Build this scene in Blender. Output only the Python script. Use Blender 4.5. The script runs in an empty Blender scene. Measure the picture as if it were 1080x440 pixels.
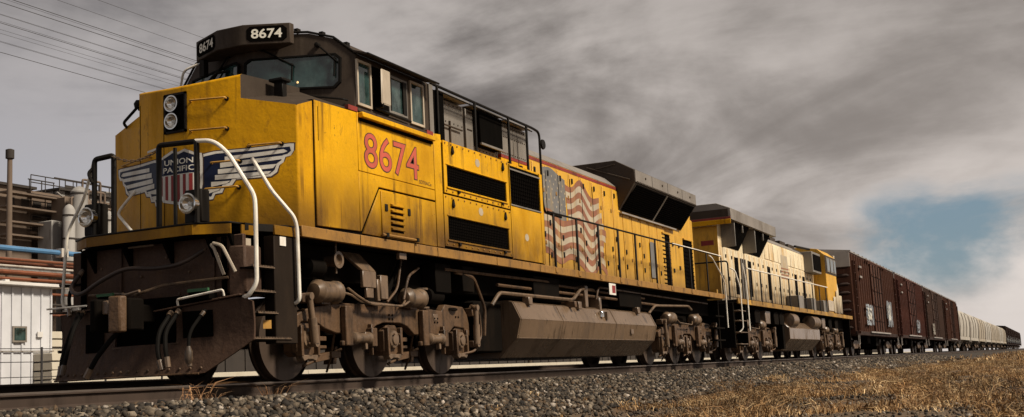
import bpy, bmesh, math, random
import numpy as np
from mathutils import Vector, Matrix
from mathutils.geometry import tessellate_polygon
random.seed(7)
rng = np.random.default_rng(11)
R = math.radians
scn = bpy.context.scene
COL = scn.collection

# ------------------------------------------------------------------ camera
CAM = np.array([-9.9714, -9.7981, -0.0484])
YAW, PIT, ROL, FOC, PPY = .4345, .1334, -.0488, 1194.6966, 233.6462
fw = np.array([math.cos(YAW)*math.cos(PIT), math.sin(YAW)*math.cos(PIT), math.sin(PIT)])
r0 = np.cross(fw, [0, 0, 1]); r0 /= np.linalg.norm(r0); u0 = np.cross(r0, fw)
RT = r0*math.cos(ROL)+u0*math.sin(ROL); UP = -r0*math.sin(ROL)+u0*math.cos(ROL)
cd = bpy.data.cameras.new('camera'); cam = bpy.data.objects.new('camera', cd); COL.objects.link(cam)
M = Matrix.Identity(4)
for i in range(3):
    M[i][0] = RT[i]; M[i][1] = UP[i]; M[i][2] = -fw[i]; M[i][3] = CAM[i]
cam.matrix_world = M
cd.sensor_width = 36; cd.sensor_fit = 'HORIZONTAL'; cd.lens = 36*FOC/1080
cd.shift_y = (PPY-220)/1080; cd.clip_start = .05; cd.clip_end = 6000
scn.camera = cam

def at(px, py, ax, v):
    """a photograph pixel -> the point where its ray meets the plane ax = v"""
    d = fw+RT*(px-540)/FOC-UP*(py-PPY)/FOC
    i = 'xyz'.index(ax); t = (v-CAM[i])/d[i]
    return CAM+d*t

# ------------------------------------------------------------------ sky, sun, exposure
SUN_DIR = Vector((.03, -.69, .70)).normalized()      # towards the sun
w = bpy.data.worlds.new('World'); scn.world = w; w.use_nodes = True
nt = w.node_tree; nt.nodes.clear(); L = nt.links
def wn(t, **k):
    n = nt.nodes.new(t)
    for a, b in k.items(): setattr(n, a, b)
    return n
def wmath(op, a, b=None, clamp=False):
    n = wn('ShaderNodeMath', operation=op, use_clamp=clamp)
    for i, x in enumerate((a, b)):
        if x is None: continue
        if isinstance(x, (int, float)): n.inputs[i].default_value = x
        else: L.new(x, n.inputs[i])
    return n.outputs[0]
def wmix(f, a, b):
    n = wn('ShaderNodeMix', data_type='RGBA')
    for i, x in ((0, f), (6, a), (7, b)):
        if isinstance(x, (int, float)): n.inputs[i].default_value = x
        elif isinstance(x, tuple): n.inputs[i].default_value = x
        else: L.new(x, n.inputs[i])
    return n.outputs[2]
sky = wn('ShaderNodeTexSky', sky_type='NISHITA', sun_disc=False)
sky.sun_elevation = math.asin(SUN_DIR.z); sky.sun_rotation = math.atan2(SUN_DIR.x, SUN_DIR.y)
sky.air_density = 1.2; sky.dust_density = 1.5
tc = wn('ShaderNodeTexCoord'); sx = wn('ShaderNodeSeparateXYZ'); L.new(tc.outputs['Generated'], sx.inputs[0])
zz = wmath('ADD', wmath('MAXIMUM', sx.outputs[2], 0.0), .22)
cv = wn('ShaderNodeCombineXYZ')
L.new(wmath('DIVIDE', sx.outputs[0], zz), cv.inputs[0]); L.new(wmath('DIVIDE', sx.outputs[1], zz), cv.inputs[1])
def wnoise(scale, det, rough, off, dist=0.0, stretch=(1, 1, 1)):
    mp = wn('ShaderNodeMapping'); mp.inputs['Location'].default_value = off; mp.inputs['Scale'].default_value = stretch
    mp.inputs['Rotation'].default_value = (0, 0, R(-28))
    L.new(cv.outputs[0], mp.inputs[0])
    n = wn('ShaderNodeTexNoise'); n.inputs['Scale'].default_value = scale; n.inputs['Detail'].default_value = det
    n.inputs['Roughness'].default_value = rough; n.inputs['Distortion'].default_value = dist
    L.new(mp.outputs[0], n.inputs['Vector']); return n.outputs[0]
def wramp(x, a, b):
    n = wn('ShaderNodeMapRange', interpolation_type='SMOOTHSTEP'); n.inputs[1].default_value = a; n.inputs[2].default_value = b
    L.new(x, n.inputs[0]); return n.outputs[0]
n1 = wnoise(1.3, 9, .58, (3.1, 1.7, 0), .9, (1, .7, 1))
n2 = wnoise(.42, 3, .5, (8.3, 2.2, 0), .2)
n3 = wnoise(3.4, 6, .55, (1.3, 5.2, 0), .5, (1, .6, 1))
def dnoise(scale, det, rough, off, dist=0.):
    mp = wn('ShaderNodeMapping'); mp.inputs['Location'].default_value = off; mp.inputs['Scale'].default_value = (1, 1, 1.9)
    L.new(tc.outputs['Generated'], mp.inputs[0])
    n = wn('ShaderNodeTexNoise'); n.inputs['Scale'].default_value = scale; n.inputs['Detail'].default_value = det
    n.inputs['Roughness'].default_value = rough; n.inputs['Distortion'].default_value = dist
    L.new(mp.outputs[0], n.inputs['Vector']); return n.outputs[0]
n4 = dnoise(4.6, 9, .56, (2.3, .7, 1.1), .25)
n5 = dnoise(9.0, 8, .55, (5.3, 3.7, 2.1), .3)
tone = wramp(wmath('ADD', wmath('MULTIPLY', n1, .50), wmath('ADD', wmath('MULTIPLY', n4, .42), wmath('MULTIPLY', n5, .08))), .38, .60)
SK = 10.0
cl_dark = tuple(SK*c for c in (.120, .105, .098))+(1,)
cl_lite = tuple(SK*c for c in (.62, .565, .53))+(1,)
cloud = wmix(tone, cl_dark, cl_lite)
# cooler, thinner cloud low down towards the left, warm glow towards the right, as one slow drift across the sky
az = wmath('ADD', wmath('MULTIPLY', sx.outputs[0], .62), wmath('MULTIPLY', sx.outputs[1], -.78))
cool = wramp(az, .32, -.22)
low = wramp(sx.outputs[2], .50, .04)
cloud = wmix(wmath('MULTIPLY', wmath('MULTIPLY', cool, low), .85), cloud, tuple(SK*c for c in (.275, .285, .335))+(1,))
warm = wramp(az, .05, .62)
cloud = wmix(wmath('MULTIPLY', warm, .45), cloud, tuple(SK*c for c in (.46, .41, .375))+(1,))
# a break in the cloud low over the far end of the train
bd = at(985, 252, 'x', 900)-CAM; bd /= np.linalg.norm(bd)
dt = wn('ShaderNodeVectorMath', operation='DISTANCE'); sc = wn('ShaderNodeVectorMath', operation='MULTIPLY')
sc.inputs[1].default_value = (1, 1, 1.9); L.new(tc.outputs['Generated'], sc.inputs[0]); L.new(sc.outputs[0], dt.inputs[0])
dt.inputs[1].default_value = (bd[0], bd[1], bd[2]*1.9)
gm_ = wramp(dt.outputs['Value'], .165, .0)
gap = wmath('MULTIPLY', gm_, wmath('ADD', .68, wmath('ADD', wmath('MULTIPLY', wmath('SUBTRACT', n5, .5), 3.2), wmath('MULTIPLY', wmath('SUBTRACT', n4, .5), 2.0))))
gap = wramp(gap, .14, .95)
thin = wmath('MULTIPLY', gap, .95)
blue = wmix(.72, sky.outputs[0], tuple(SK*c for c in (.105, .185, .26))+(1,))
whitec = wmath('MULTIPLY', wmath('MULTIPLY', wramp(az, .46, .60), wramp(wmath('ADD', sx.outputs[2], wmath('MULTIPLY', wmath('SUBTRACT', n5, .5), .28)), .15, .04)), .8)
cloud = wmix(whitec, cloud, tuple(SK*c for c in (.66, .60, .56))+(1,))
hl_l = wmath('MULTIPLY', wmath('MULTIPLY', cool, wramp(sx.outputs[2], .26, .03)), .75)
cloud = wmix(hl_l, cloud, tuple(SK*c for c in (.46, .475, .52))+(1,))
col = wmix(thin, cloud, blue)
# cloud base: paler towards the horizon, heavier overhead
hz = wn('ShaderNodeMapRange', interpolation_type='SMOOTHSTEP')
for i_, v_ in enumerate((.0, .50, 1.15, .62)): hz.inputs[i_+1].default_value = v_
L.new(sx.outputs[2], hz.inputs[0])
mm = wn('ShaderNodeVectorMath', operation='SCALE'); L.new(col, mm.inputs[0]); L.new(hz.outputs[0], mm.inputs['Scale']); col = mm.outputs[0]
bg = wn('ShaderNodeBackground'); bg.inputs[1].default_value = .1; L.new(col, bg.inputs[0])
wo = wn('ShaderNodeOutputWorld'); L.new(bg.outputs[0], wo.inputs[0])

sd = bpy.data.lights.new('sun', 'SUN'); sd.energy = 5.0; sd.angle = R(10); sd.color = (1, .89, .74)
so = bpy.data.objects.new('sun', sd); COL.objects.link(so); so.location = (0, -30, 40)
so.rotation_euler = (-SUN_DIR).to_track_quat('-Z', 'Y').to_euler()
scn.view_settings.view_transform = 'Standard'; scn.view_settings.look = 'None'
scn.view_settings.exposure = .05; scn.view_settings.gamma = 1; scn.view_settings.use_curve_mapping = False

# ------------------------------------------------------------------ materials
MATS = {}
def mat(name, col, rough=.6, metal=0.0, dirt_sheen=None, damt=.5, dscale=1.0, streak=.35, bump=.0, bscale=8.0, var=.12, spec=.4, attr=False, lowdirt_shade=None, rust=None, fine=.0, runs=None, chips=None):
    """painted or bare surface: colour, slow colour drift, streaky dirt patches, a little relief"""
    m = bpy.data.materials.new(name); m.use_nodes = True; n = m.node_tree.nodes; l = m.node_tree.links
    b = n['Principled BSDF']; b.inputs['Metallic'].default_value = metal; b.inputs['Specular IOR Level'].default_value = spec
    t = n.new('ShaderNodeTexCoord')
    def noise(scale, det=5, stretch=(1, 1, 1), rgh=.55):
        mp = n.new('ShaderNodeMapping'); mp.inputs['Scale'].default_value = stretch; l.new(t.outputs['Object'], mp.inputs[0])
        x = n.new('ShaderNodeTexNoise'); x.inputs['Scale'].default_value = scale; x.inputs['Detail'].default_value = det; x.inputs['Roughness'].default_value = rgh
        l.new(mp.outputs[0], x.inputs['Vector']); return x.outputs[0]
    def rampv(x, a, b_, lo=0., hi=1.):
        q = n.new('ShaderNodeMapRange'); q.interpolation_type = 'SMOOTHSTEP'
        for i, v in enumerate((a, b_, lo, hi)): q.inputs[i+1].default_value = v
        l.new(x, q.inputs[0]); return q.outputs[0]
    def mix(f, a, c):
        q = n.new('ShaderNodeMix'); q.data_type = 'RGBA'
        for i, x in ((0, f), (6, a), (7, c)):
            if isinstance(x, (int, float)): q.inputs[i].default_value = x
            elif isinstance(x, tuple): q.inputs[i].default_value = x if len(x) == 4 else x+(1,)
            else: l.new(x, q.inputs[i])
        return q.outputs[2]
    def mul(a, c):
        q = n.new('ShaderNodeMath'); q.operation = 'MULTIPLY'
        for i, x in enumerate((a, c)):
            if isinstance(x, (int, float)): q.inputs[i].default_value = x
            else: l.new(x, q.inputs[i])
        return q.outputs[0]
    if attr:
        a = n.new('ShaderNodeAttribute'); a.attribute_name = 'Col'; base = a.outputs['Color']
    else:
        lo = tuple(c*(1-var) for c in col); hi = tuple(min(1, c*(1+var)) for c in col)
        base = mix(rampv(noise(.9*dscale, 6), .3, .7), lo, hi)
    rg = rough
    if dirt_sheen:
        d1 = rampv(noise(1.6*dscale, 8, (1, 1, streak), .65), .46, .72)
        base = mix(mul(d1, damt), base, dirt_sheen)
        rg = rampv(d1, 0, 1, rough, min(1, rough+.25))
    if lowdirt_shade:      # grime thrown up on the lower panels, plus painted door shade on yellow_cream: (z full, z none, colour, amount)
        sp = n.new('ShaderNodeSeparateXYZ'); l.new(t.outputs['Object'], sp.inputs[0])
        g = rampv(sp.outputs[2], lowdirt_shade[1], lowdirt_shade[0])
        g2 = rampv(noise(.9, 5, (1, 1, .5), .55), .22, .60)
        base = mix(mul(mul(g, g2), lowdirt_shade[3]), base, lowdirt_shade[2])
    if rust:
        r1 = rampv(noise(5*dscale, 9, (1, 1, .6), .7), .56, .70)
        base = mix(mul(r1, rust[1]), base, rust[0])
    if runs:         # thin vertical dribbles
        r2 = mul(rampv(noise(2.6, 5, (3.4, 3.4, .09), .62), .52, .66), rampv(noise(.9, 4), .38, .62))
        base = mix(mul(r2, runs[1]), base, runs[0])
    if chips:        # small sharp paint chips
        c2 = mul(rampv(noise(17, 5, (1, 1, 1), .6), .655, .675), rampv(noise(.9, 4), .50, .66))
        base = mix(mul(c2, chips[1]), base, chips[0])
    if fine:
        f1 = rampv(noise(38*dscale, 4, (1, 1, .8), .7), .35, .7)
        base = mix(mul(f1, fine), base, tuple(c*.45 for c in col) if not attr else (.02, .018, .015))
    l.new(base, b.inputs['Base Color'])
    if isinstance(rg, (int, float)): b.inputs['Roughness'].default_value = rg
    else: l.new(rg, b.inputs['Roughness'])
    if bump:
        bp = n.new('ShaderNodeBump'); bp.inputs['Strength'].default_value = 1; bp.inputs['Distance'].default_value = bump
        l.new(noise(bscale, 5), bp.inputs['Height']); l.new(bp.outputs[0], b.inputs['Normal'])
    MATS[name] = m; return m

GRIME = (.045, .028, .014)
mat('yellow', (.66, .325, .002), .46, dirt_sheen=(.33, .14, .004), damt=.6, bump=.03, bscale=1.7, rust=((.12, .05, .012), .5), fine=.2, spec=.16, lowdirt_shade=(1.9, 2.7, (.05, .022, .008), .8), runs=((.07, .030, .007), .75), chips=((.06, .03, .015), .8))
mat('yellow_sunlit', (.71, .365, .002), .44, dirt_sheen=(.38, .165, .004), damt=.6, bump=.03, bscale=1.6, rust=((.12, .05, .012), .5), fine=.22, lowdirt_shade=(1.95, 2.95, (.060, .024, .007), .96), spec=.18, runs=((.06, .025, .006), .8), chips=((.05, .025, .012), .85))  # same paint as the nose, brighter base paints sunlight into the side
mat('yellow_pale', (.64, .345, .03), .5, dirt_sheen=(.30, .15, .025), damt=.6, bump=.012, bscale=2.0, rust=((.10, .05, .018), .55), fine=.2, lowdirt_shade=(1.8, 2.7, (.10, .05, .02), .7), runs=((.09, .045, .015), .7), chips=((.05, .03, .015), .8))
mat('yellow_cream', (.82, .70, .48), .5, dirt_sheen=(.50, .27, .05), damt=.85, dscale=.8, bump=.012, bscale=2.0, rust=((.12, .06, .02), .5), fine=.2, lowdirt_shade=(1.8, 3.3, (.06, .030, .012), .95), runs=((.06, .03, .014), .9), chips=((.05, .03, .015), .8))  # cream paints in blown highlights on faded paint; low grime includes door shade
mat('sill_paint', (.30, .15, .03), .6, dirt_sheen=(.07, .04, .02), damt=.85, dscale=2, rust=((.06, .035, .02), .7), fine=.3)
mat('cab_grey', (.056, .041, .030), .6, dirt_sheen=(.024, .018, .013), damt=.6, bump=.003, fine=.25, spec=.15, runs=((.12, .095, .07), .35))
mat('roof_grey', (.22, .195, .17), .6, dirt_sheen=(.09, .07, .055), damt=.6, fine=.2)
mat('panel_grey', (.20, .18, .155), .55, dirt_sheen=(.08, .065, .05), damt=.65, fine=.2)
mat('red_stripe', (.24, .03, .02), .5, dirt_sheen=(.07, .02, .014), damt=.8, dscale=2)
mat('seam', (.004, .003, .0025), .95, spec=.03)
mat('under', (.006, .0045, .0033), .85, dirt_sheen=(.018, .012, .008), damt=.5, dscale=2, fine=.3, spec=.05)
mat('plow', (.075, .044, .030), .6, dirt_sheen=(.13, .085, .058), damt=.6, dscale=2.2, streak=.6, bump=.012, bscale=11, rust=((.15, .075, .042), .5), fine=.5, spec=.12, runs=((.018, .012, .009), .5))
mat('step_dark', (.018, .012, .008), .7, dirt_sheen=(.04, .027, .018), damt=.5, dscale=2, spec=.1, fine=.3)
mat('truck', (.115, .066, .035), .5, dirt_sheen=(.010, .007, .005), damt=.95, dscale=2.6, spec=.3, bump=.010, bscale=14, rust=((.19, .105, .055), .6), fine=.5, runs=((.005, .004, .003), .75))
mat('truck_lit', (.165, .108, .066), .38, dirt_sheen=(.014, .010, .007), damt=.9, dscale=3.6, fine=.4, spec=.5, rust=((.24, .16, .10), .5), runs=((.008, .006, .004), .7))
mat('wheel', (.045, .027, .017), .6, metal=.1, spec=.2, dirt_sheen=(.010, .007, .005), damt=.85, dscale=2.5, fine=.3)
mat('tyre', (.075, .052, .038), .5, metal=.3, dirt_sheen=(.03, .02, .013), damt=.6, dscale=3)
mat('tank', (.155, .104, .066), .25, dirt_sheen=(.07, .045, .027), damt=.6, dscale=1.1, streak=.3, bump=.004, bscale=3, fine=.2, runs=((.025, .016, .010), .7), chips=((.03, .02, .015), .6), spec=.5)
mat('black', (.003, .0025, .002), .95, dirt_sheen=(.007, .005, .004), damt=.5, dscale=3, spec=.03)
mat('black_paint', (.008, .0065, .005), .5, dirt_sheen=(.022, .016, .011), damt=.4, dscale=3, spec=.15)
mat('white_rail', (.84, .79, .69), .4, dirt_sheen=(.40, .29, .17), damt=.5, dscale=6, chips=((.07, .04, .025), .9), fine=.15)
mat('brass', (.45, .24, .05), .45, dirt_sheen=(.1, .05, .02), damt=.6, dscale=4)
mat('decal_white', (.74, .71, .64), .5, dirt_sheen=(.38, .29, .18), damt=.4, dscale=3, fine=.15)
mat('decal_navy', (.007, .012, .038), .45, dirt_sheen=(.025, .02, .022), damt=.4, dscale=3, spec=.2)
mat('decal_red', (.24, .022, .02), .5, dirt_sheen=(.12, .03, .02), damt=.5, dscale=3)
mat('digit_red', (.50, .09, .055), .5, dirt_sheen=(.30, .08, .04), damt=.5, dscale=3)
mat('digit_edge', (.06, .03, .02), .6)
mat('glyph_white', (.80, .77, .66), .5)
mat('flag_red', (.25, .10, .055), .6, dirt_sheen=(.40, .24, .08), damt=.75, dscale=2.2, streak=.25, runs=((.12, .06, .03), .6))
mat('flag_white', (.43, .36, .26), .6, dirt_sheen=(.38, .24, .08), damt=.75, dscale=2.2, streak=.25, runs=((.14, .09, .05), .6))
mat('flag_blue', (.15, .145, .14), .6, dirt_sheen=(.34, .25, .13), damt=.7, dscale=2.2, streak=.25, runs=((.07, .06, .05), .6))
mat('glass', (.018, .038, .036), .03, spec=.85, var=.8, dscale=3, dirt_sheen=(.085, .125, .115), damt=.65, streak=.5)  # dusty patches tinted to paint a bluish-green reflection into the pane
mat('chrome', (.75, .73, .68), .12, metal=1)
mat('lens', (.70, .70, .66), .08, spec=.9)
mat('rubber', (.007, .006, .005), .7, spec=.06)
mat('hose_brown', (.030, .018, .013), .55)
mat('green', (.03, .10, .04), .6)
mat('beige', (.45, .38, .29), .5, dirt_sheen=(.2, .15, .1), damt=.4, dscale=3)
mat('steel_head', (.20, .165, .14), .32, metal=.7, dirt_sheen=(.07, .045, .03), damt=.5, dscale=2)
mat('rail_rust', (.045, .028, .019), .85, dirt_sheen=(.02, .013, .009), damt=.6, dscale=3, fine=.3)
mat('tie', (.05, .038, .028), .9, fine=.4)
mat('boxcar', (.072, .027, .015), .65, dirt_sheen=(.016, .007, .005), damt=.8, dscale=.8, streak=.2, rust=((.13, .055, .028), .5), fine=.25, runs=((.17, .085, .05), .7), spec=.2)
mat('boxcar_red', (.085, .028, .018), .65, dirt_sheen=(.03, .012, .009), damt=.8, dscale=.9, streak=.2, rust=((.13, .05, .024), .5), fine=.25, runs=((.02, .010, .008), .7), spec=.2)
mat('boxcar_faded', (.075, .042, .03), .65, dirt_sheen=(.025, .014, .010), damt=.8, dscale=.7, streak=.2, rust=((.12, .055, .03), .6), fine=.25, runs=((.12, .08, .06), .6), spec=.2)
mat('boxcar_dark', (.028, .014, .010), .7, dirt_sheen=(.012, .008, .006), damt=.7, dscale=.8, streak=.2, spec=.2)
mat('galv', (.33, .30, .27), .45, metal=.3, dirt_sheen=(.15, .12, .1), damt=.5)
mat('graffiti', (.33, .38, .42), .6, dirt_sheen=(.1, .05, .04), damt=.8, dscale=4)
mat('hopper', (.40, .37, .315), .55, dirt_sheen=(.15, .12, .09), damt=.75, dscale=.8, streak=.2, rust=((.13, .09, .06), .5), runs=((.10, .07, .05), .7))
mat('hopper_grey', (.20, .175, .145), .55, dirt_sheen=(.07, .055, .042), damt=.65, dscale=.8, streak=.2)
mat('hopper_tan', (.36, .31, .235), .55, dirt_sheen=(.12, .09, .065), damt=.75, dscale=.9, streak=.2, rust=((.14, .08, .045), .6), runs=((.08, .05, .035), .7))
mat('stone', (1, 1, 1), .9, attr=True, fine=.35)
mat('straw', (1, 1, 1), .85, attr=True)
mat('ballast', (.045, .034, .025), .95, dirt_sheen=(.012, .009, .007), damt=.75, dscale=9, streak=1, bump=.03, bscale=22, fine=.6)
mat('shed_white', (.55, .555, .575), .55, dirt_sheen=(.38, .36, .34), damt=.45, dscale=.5, streak=.2)
mat('shed_trim', (.62, .60, .57), .5)
mat('ind_brown', (.15, .108, .078), .8, dirt_sheen=(.06, .045, .035), damt=.7, dscale=.4)
mat('ind_grey', (.30, .285, .265), .7, dirt_sheen=(.13, .115, .10), damt=.6, dscale=.4, runs=((.08, .065, .05), .6))
mat('ind_dark', (.035, .028, .023), .8, dirt_sheen=(.07, .055, .042), damt=.4, dscale=.6)
mat('pipe_blue', (.07, .18, .33), .5, dirt_sheen=(.05, .06, .07), damt=.3)
mat('pipe_rust', (.17, .052, .02), .65, dirt_sheen=(.05, .02, .012), damt=.7, dscale=.7)
mat('pipe_pale', (.46, .42, .37), .6, dirt_sheen=(.2, .15, .1), damt=.5)
mat('wall_pale', (.55, .50, .40), .8, dirt_sheen=(.33, .27, .19), damt=.5, dscale=.2)
mat('wood', (.09, .065, .045), .9, fine=.4)
mat('wire', (.04, .036, .036), .8)
# ground: gravelly soil with straw-coloured patches
g = mat('soil', (.115, .075, .042), .95, dirt_sheen=(.07, .05, .032), damt=.8, dscale=.9, streak=1, bump=.05, bscale=7, rust=((.26, .21, .15), .6), fine=.6)
# lamp glass that is lit
def emis(name, colr, s):
    m = bpy.data.materials.new(name); m.use_nodes = True; b = m.node_tree.nodes['Principled BSDF']
    b.inputs['Base Color'].default_value = colr+(1,); b.inputs['Emission Color'].default_value = colr+(1,); b.inputs['Emission Strength'].default_value = s
    MATS[name] = m
emis('lamp_amber', (1., .62, .25), 1.2)

# ------------------------------------------------------------------ mesh helpers
def empty(name, loc=(0, 0, 0), label=None, cat=None, group=None, kind=None):
    o = bpy.data.objects.new(name, None); COL.objects.link(o); o.location = loc; o.empty_display_size = .3
    return tag(o, label, cat, group, kind)
def tag(o, label=None, cat=None, group=None, kind=None):
    for k, v in (('label', label), ('category', cat), ('group', group), ('kind', kind)):
        if v: o[k] = v
    return o
class MB:
    def __init__(s): s.v = []; s.f = []
    def add(s, vs, fs):
        b = len(s.v); s.v += [tuple(float(c) for c in p) for p in vs]; s.f += [tuple(i+b for i in f) for f in fs]; return s
    def box(s, x0, x1, y0, y1, z0, z1):
        return s.add([(x, y, z) for x in (x0, x1) for y in (y0, y1) for z in (z0, z1)],
                     [(0, 1, 3, 2), (4, 6, 7, 5), (0, 4, 5, 1), (2, 3, 7, 6), (0, 2, 6, 4), (1, 5, 7, 3)])
    def loft(s, a, b):
        n = len(a); s.add(list(a)+list(b), [tuple(range(n)), tuple(range(2*n-1, n-1, -1))]+[(i, (i+1) % n, n+(i+1) % n, n+i) for i in range(n)]); return s
    def py(s, pts, y0, y1): return s.loft([(x, y0, z) for x, z in pts], [(x, y1, z) for x, z in pts])
    def px(s, pts, x0, x1): return s.loft([(x0, y, z) for y, z in pts], [(x1, y, z) for y, z in pts])
    def pz(s, pts, z0, z1): return s.loft([(x, y, z0) for x, y in pts], [(x, y, z1) for x, y in pts])
    def tube(s, pts, r, n=7, bend=0):
        P = [Vector(p) for p in pts]
        if bend: P = fillet(P, bend)
        rings = []; t0 = (P[1]-P[0]).normalized(); ref = Vector((0, 0, 1)) if abs(t0.z) < .9 else Vector((1, 0, 0))
        nn = t0.cross(ref).normalized()
        for i, p in enumerate(P):
            t = ((P[i]-P[i-1]).normalized() if i else Vector()) + ((P[i+1]-P[i]).normalized() if i < len(P)-1 else Vector())
            t.normalize(); nn = (nn-t*nn.dot(t)).normalized(); b = t.cross(nn)
            rings.append([p+(nn*math.cos(2*math.pi*k/n)+b*math.sin(2*math.pi*k/n))*r for k in range(n)])
        vs = [q for rg in rings for q in rg]; fs = []
        for i in range(len(P)-1):
            fs += [(i*n+k, i*n+(k+1) % n, (i+1)*n+(k+1) % n, (i+1)*n+k) for k in range(n)]
        fs += [tuple(range(n)), tuple(range(len(vs)-1, len(vs)-n-1, -1))]
        return s.add(vs, fs)
    def lathe(s, prof, c, axis='y', n=24, a0=0):
        """prof: (radius, offset along axis)"""
        vs = []; ax = 'xyz'.index(axis); o = [(1, 2), (0, 2), (0, 1)][ax]
        for r, a in prof:
            for k in range(n):
                p = list(c); p[ax] += a; th = 2*math.pi*k/n+a0; p[o[0]] += r*math.cos(th); p[o[1]] += r*math.sin(th); vs.append(p)
        m = len(prof)
        fs = [(i*n+k, i*n+(k+1) % n, (i+1)*n+(k+1) % n, (i+1)*n+k) for i in range(m-1) for k in range(n)]
        fs += [tuple(range(n)), tuple(range(m*n-1, m*n-n-1, -1))]
        return s.add(vs, fs)
    def build(s, name, m, parent=None, bevel=0, smooth=True, recalc=True, seg=1, weld=False, lim=40):
        me = bpy.data.meshes.new(name); me.from_pydata(s.v, [], s.f)
        if recalc:
            bm = bmesh.new(); bm.from_mesh(me)
            if weld: bmesh.ops.remove_doubles(bm, verts=bm.verts, dist=.0008)
            bmesh.ops.recalc_face_normals(bm, faces=bm.faces); bm.to_mesh(me); bm.free()
        me.materials.append(MATS[m])
        if smooth:
            me.polygons.foreach_set('use_smooth', [True]*len(me.polygons)); me.set_sharp_from_angle(angle=R(38))
        o = bpy.data.objects.new(name, me); COL.objects.link(o); o.parent = parent
        if bevel:
            b = o.modifiers.new('bevel', 'BEVEL'); b.width = bevel; b.segments = seg; b.limit_method = 'ANGLE'; b.angle_limit = R(lim)
        return o
def fillet(P, r, n=5):
    out = [P[0]]
    for i in range(1, len(P)-1):
        a, b, c = P[i-1], P[i], P[i+1]; d1 = (a-b); d2 = (c-b); k = min(r, d1.length*.48, d2.length*.48)
        p, q = b+d1.normalized()*k, b+d2.normalized()*k
        for j in range(n+1):
            t = j/n; out.append(p*(1-t)**2+b*2*t*(1-t)+q*t*t)
    return out+[P[-1]]
def box(name, m, par, *a, bevel=0): return MB().box(*a).build(name, m, par, bevel)
def tube(name, m, par, pts, r, n=7, bend=0): return MB().tube(pts, r, n, bend).build(name, m, par)
def cp(o, parent, loc=(0, 0, 0), rz=None):
    c = o.copy(); COL.objects.link(c); c.parent = parent; c.location = Vector(o.location)+Vector(loc)
    if rz is not None: c.rotation_euler.z = rz
    return c
def cptree(o, parent, loc=(0, 0, 0)):
    c = cp(o, parent, loc)
    for ch in o.children: cptree(ch, c)
    return c
def text_tris(body, size=1., offset=0., res=4, shear=0):
    cu = bpy.data.curves.new('t', 'FONT'); cu.body = body; cu.size = size; cu.offset = offset; cu.resolution_u = res; cu.fill_mode = 'FRONT'; cu.shear = shear
    ob = bpy.data.objects.new('t', cu); COL.objects.link(ob); bpy.context.view_layer.update()
    dg = bpy.context.evaluated_depsgraph_get(); me = ob.evaluated_get(dg).to_mesh(); me.calc_loop_triangles()
    vs = [(v.co.x, v.co.y) for v in me.vertices]; tr = [tuple(t.vertices) for t in me.loop_triangles]
    ob.evaluated_get(dg).to_mesh_clear(); bpy.data.objects.remove(ob); bpy.data.curves.remove(cu)
    return vs, tr
def fit_text(body, u0, u1, v0, v1, offset=0., ref=None):
    vs, tr = text_tris(body, 1., offset)
    rv = ref or vs
    a = min(p[0] for p in rv); b = max(p[0] for p in rv); c = min(p[1] for p in rv); d = max(p[1] for p in rv)
    return [(u0+(p[0]-a)/(b-a)*(u1-u0), v0+(p[1]-c)/(d-c)*(v1-v0)) for p in vs], tr, vs
def poly_tris(pts):
    return pts, [tuple(t) for t in tessellate_polygon([[Vector((p[0], p[1], 0)) for p in pts]])]
def clip(poly, axis_val, keep_less):
    out = []
    for i in range(len(poly)):
        a, b = poly[i], poly[(i+1) % len(poly)]
        ia = (a[0] <= axis_val) == keep_less; ib = (b[0] <= axis_val) == keep_less
        if ia: out.append(a)
        if ia != ib and abs(b[0]-a[0]) > 1e-9:
            t = (axis_val-a[0])/(b[0]-a[0]); out.append((axis_val, a[1]+t*(b[1]-a[1])))
    return out

# ------------------------------------------------------------------ ground and track
def profile_sheet(name, m, ys_zs, xs, wob=0):
    mb = MB(); n = len(ys_zs)
    for x in xs:
        mb.v += [(x, y, z+(wob*rng.normal() if -60 < y < -3.9 and abs(x) < 150 else 0)) for y, z in ys_zs]
    mb.f = [(i*n+k, i*n+k+1, (i+1)*n+k+1, (i+1)*n+k) for i in range(len(xs)-1) for k in range(n-1)]
    return mb.build(name, m, None, recalc=False)
def gz(y):      # ground height across the track
    P = [(-4000, -3), (-60, -1.0), (-12, -.80), (-6, -.72), (-4.0, -.70), (-3.2, -.56), (-1.45, -.215), (1.45, -.215), (2.9, -.06), (6.2, -.05), (8, -.45), (60, -.45), (4000, -.5)]
    return float(np.interp(y, [p[0] for p in P], [p[1] for p in P]))
xs = [-1500, -300, -80, -30]+list(np.arange(-20, 80, 2.))+[90, 110, 140, 200, 300, 500, 900, 1800, 4500]
ys = [-4000, -800, -200, -60, -40, -25, -18, -14, -12, -10, -8.5, -7, -6, -5, -4.0, -3.6, -3.2, -1.45, 0, 1.45, 2.9, 6.2, 8, 20, 60, 300, 4000]
tag(profile_sheet('ground', 'soil', [(y, gz(y)-.01) for y in ys], xs, .03), kind='structure')
bys = [-3.75, -3.2, -1.45, 1.45, 2.9, 6.2, 7.6]
tag(profile_sheet('ballast_bed', 'ballast', [(y, gz(y)+(.004 if -3.5 < y < 7 else -.02)) for y in bys], [-300, -40, 0, 40, 200, 700, 1500]), kind='structure')
HEAD = [(-.037, -.028), (-.035, -.004), (-.028, 0), (.028, 0), (.035, -.004), (.037, -.028), (.02, -.04)]
RP = [(-.075, -.186), (-.075, -.174), (-.02, -.152), (-.009, -.14), (-.009, -.052), (-.037, -.036), (-.037, -.022), (.037, -.022), (.037, -.036), (.009, -.052), (.009, -.14), (.02, -.152), (.075, -.174), (.075, -.186)]
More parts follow.
